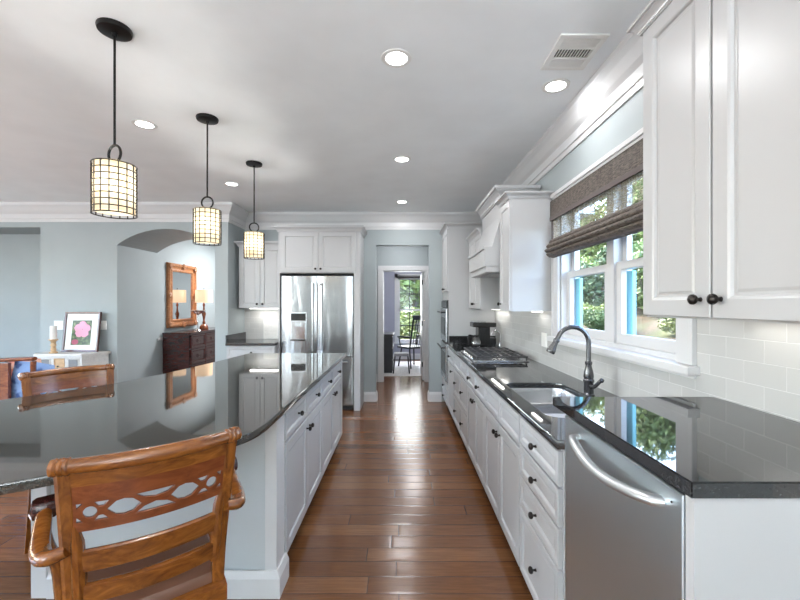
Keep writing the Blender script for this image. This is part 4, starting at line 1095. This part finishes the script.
# ================================================================ study furniture
o = obj('area_rug', box(new_bm(), -1.1, .55, 7.75, 9.7, .001, .012, .003), fabric('cream_rug_pile', (.50, .49, .47), (.62, .60, .57), 30)); tag(o, 'pale rug on the study floor', 'rug')
t = thing('writing_desk', 'black desk at the left of the study doorway', 'desk', (-.75, 8.6, 0))
obj('pedestal', box(new_bm(), -.52, -.20, 8.05, 8.75, .015, .77, .004), M['black_paint'], t)
obj('top', box(new_bm(), -1.2, -.17, 8.0, 8.8, .771, .805, .004), M['black_paint'], t)
for k in range(3): d = obj('drawer', panel(face_px(-.20), 8.08, 8.72, .05+k*.24, .27+k*.24, .012, .02), M['black_paint'], t)
def windsor(loc, rz, label):
    t = thing('spindle_chair', label, 'chair', loc, rz)
    L = lambda n, b, m=M['black_paint'], s=True: obj(n, b, m, t, s, local=True)
    L('seat', prism(new_bm(), [(-.22, 0), (.22, 0), (.25, .2), (.24, .44), (0, .47), (-.24, .44), (-.25, .2)], .42, .46), s=False)
    for s in (-1, 1):
        L('leg', tube(new_bm(), [(s*.22, .42, 0), (s*.17, .36, .42)], .017, 8)); L('leg', tube(new_bm(), [(s*.22, -.06, 0), (s*.17, .06, .42)], .017, 8))
        L('back_post', tube(new_bm(), [(s*.19, .02, .45), (s*.22, -.16, 1.12)], .018, 8))
        L('arm', tube(new_bm(), spline([(s*.21, -.03, .68), (s*.27, .18, .68), (s*.26, .38, .67)]), .020, 8)); L('arm_post', tube(new_bm(), [(s*.22, .34, .45), (s*.26, .34, .67)], .013, 8))
    for k in range(5): x = -.12+k*.06; L('spindle', tube(new_bm(), [(x*.9, .03, .45), (x*1.1, -.15, 1.08)], .008, 6))
    L('crest', box(new_bm(), -.235, .235, -.18, -.145, 1.06, 1.16, .006)); return t
windsor((.34, 8.72, .016), R(35), 'black spindle-back armchair in front of the study window')
t = thing('footstool', 'low black stool with grey cushion in front of the study chair', 'stool', (.02, 8.0, .012))
obj('pad', box(new_bm(), -.16, .14, 7.98, 8.24, .36, .42, .02), fabric('grey_seat_fabric', (.30, .30, .31), (.38, .38, .39), 20), t, True)
for x in (-.14, .12):
    for y in (8.0, 8.22): obj('leg', tube(new_bm(), [(x*1.25, y, .012), (x, y, .37)], .014, 8), M['black_paint'], t, True)

# ================================================================ outdoors
bm = new_bm(); nx, ny = 40, 50
V = {}
for i in range(nx+1):
    for j in range(ny+1):
        x = 1.9+18*i/nx; y = -6+34*j/ny
        z = .35+.24*(x-2.2)*(1-.012*(x-2)) + .18*noise.noise((x*.5, y*.5, 0)) + .06*noise.noise((x*2, y*2, 3))
        V[i, j] = bm.verts.new((x, y, z if x > 2.3 else .2))
for i in range(nx):
    for j in range(ny): bm.faces.new((V[i, j], V[i+1, j], V[i+1, j+1], V[i, j+1]))
o = obj('hillside', bm, M['ground'], None, True); o['kind'] = 'structure'
bm = box(new_bm(), -25, 1.9, 10.7, 45, -.2, -.05); o = obj('lawn', bm, M['ground']); o['kind'] = 'structure'
def gz(x, y): return .35+.24*(x-2.2)*(1-.012*(x-2)) if x > 2.3 else -.05
def leaves(n, rx, ry, rz, ls, seed):
    rnd = random.Random(seed); bm = new_bm()
    cl = [(rnd.uniform(-.6, .6)*rx, rnd.uniform(-.6, .6)*ry, rnd.uniform(.2, .8)*rz*2, rnd.uniform(.35, .6)) for _ in range(12)]
    for _ in range(n):
        c = rnd.choice(cl); d = Vector((rnd.gauss(0, 1), rnd.gauss(0, 1), rnd.gauss(0, 1))).normalized()*(rnd.random()**.35)*c[3]
        p = Vector((c[0]+d.x*rx, c[1]+d.y*ry, max(.03, c[2]+d.z*rz)))
        a = Vector((rnd.gauss(0, 1), rnd.gauss(0, 1), rnd.gauss(0, .6))).normalized(); b_ = a.cross(Vector((rnd.gauss(0, 1), rnd.gauss(0, 1), rnd.gauss(0, 1)))).normalized()
        s = ls*rnd.uniform(.6, 1.3)
        bm.faces.new([bm.verts.new(p+q) for q in (-a*s, b_*s*.45, a*s, -b_*s*.45)])
    return bm
def make_bush(i, m):
    t = thing('shrub', 'leafy shrub', 'shrub', (0, 0, 0), 0, 'shrubs on the hillside')
    obj('foliage', leaves(5200, 1.3, 1.3, 1.0, .10, 10+i), m, t, local=True)
    b = new_bm()
    for k in range(5): a = k*1.3; tube(b, [(0, 0, -.05), (.25*math.cos(a), .25*math.sin(a), .5), (.6*math.cos(a), .6*math.sin(a), 1.1)], [.03, .02, .008], 5)
    obj('stem', b, M['bark'], t, local=True); return t
protos = [make_bush(0, M['leaf1']), make_bush(1, M['leaf2']), make_bush(2, M['leaf3'])]
rnd = random.Random(3)
kinds = ['olive green shrub growing on the slope outside the sink window', 'mid green shrub growing on the slope outside the sink window', 'dark green shrub growing on the slope outside the sink window']
spots = [(5.9, 7.0), (6.0, 9.6), (5.9, 12.2), (6.1, 14.8), (5.9, 17.5), (8.5, 8.3), (8.6, 11.0), (8.5, 13.7), (8.6, 16.4), (8.6, 19.2), (6.0, 20.4)]
used = set()
for i, (x, y) in enumerate(spots):
    k = i % 3; s = rnd.uniform(.78, .86)*(1 if i < 5 else 1.05)
    o = protos[k] if k not in used else dup(protos[k]); used.add(k)
    o.location = (x, y, gz(x, y)-.1); o.rotation_euler = (0, 0, rnd.uniform(0, 6)); o.scale = (s, s, s*rnd.uniform(1.0, 1.5)); o['label'] = kinds[k]
    o['group'] = ['olive shrubs on the slope', 'mid green shrubs on the slope', 'dark shrubs on the slope'][k]
def make_tree(i, m):
    t = thing('tree', 'tree', 'tree')
    bm = leaves(13000, 2.6, 2.6, 2.5, .17, 40+i); bm.transform(Matrix.Translation((0, 0, .9))); obj('foliage', bm, m, t, local=True)
    b = new_bm(); tube(b, [(0, 0, -.2), (.05, 0, 2), (-.1, .1, 4.5)], [.16, .13, .06], 8)
    for k in range(6): a = k*1.05; tube(b, [(0, 0, 1.6+.3*k), (1.2*math.cos(a), 1.2*math.sin(a), 3+.3*k)], [.06, .02], 5)
    obj('trunk', b, M['bark'], t, local=True); return t
tp = [make_tree(0, M['leaf1']), make_tree(1, M['leaf2'])]
used = set()
for i, (x, y, wh) in enumerate([(13, 12, 0), (13, 18.6, 0), (13, 25.4, 0), (13, 5.4, 0), (.6, 18, 1), (-6, 18.5, 1), (1.2, 25, 1)]):
    k = i % 2; o = tp[k] if k not in used else dup(tp[k]); used.add(k)
    o.location = (x, y, gz(x, y)-.1); o.rotation_euler = (0, 0, rnd.uniform(0, 6))
    if wh: o['label'] = 'leafy tree outside the study window'; o['group'] = 'trees outside the study'
    else: o['label'] = 'leafy tree at the top of the slope outside the sink window'; o['group'] = 'trees on the slope'
for i, (x, y) in enumerate(((4.6, 6.4), (4.1, 7.9), (4.7, 9.6))):
    o = dup(protos[i % 2]); o.location = (x, y, gz(x, y)-.06); o.scale = (.34, .34, .30); o.rotation_euler = (0, 0, i*1.3); o['label'] = 'small low plant in the straw just outside the sink window'; o['group'] = 'low plants on the slope'
for x, y in ((-.3, 13.0), (-2.9, 13.6)):
    o = dup(protos[0]); o.location = (x, y, -.05); o.scale = (.9, .9, .7); o['label'] = 'low shrub outside the study window'; o['group'] = 'shrubs outside the study'
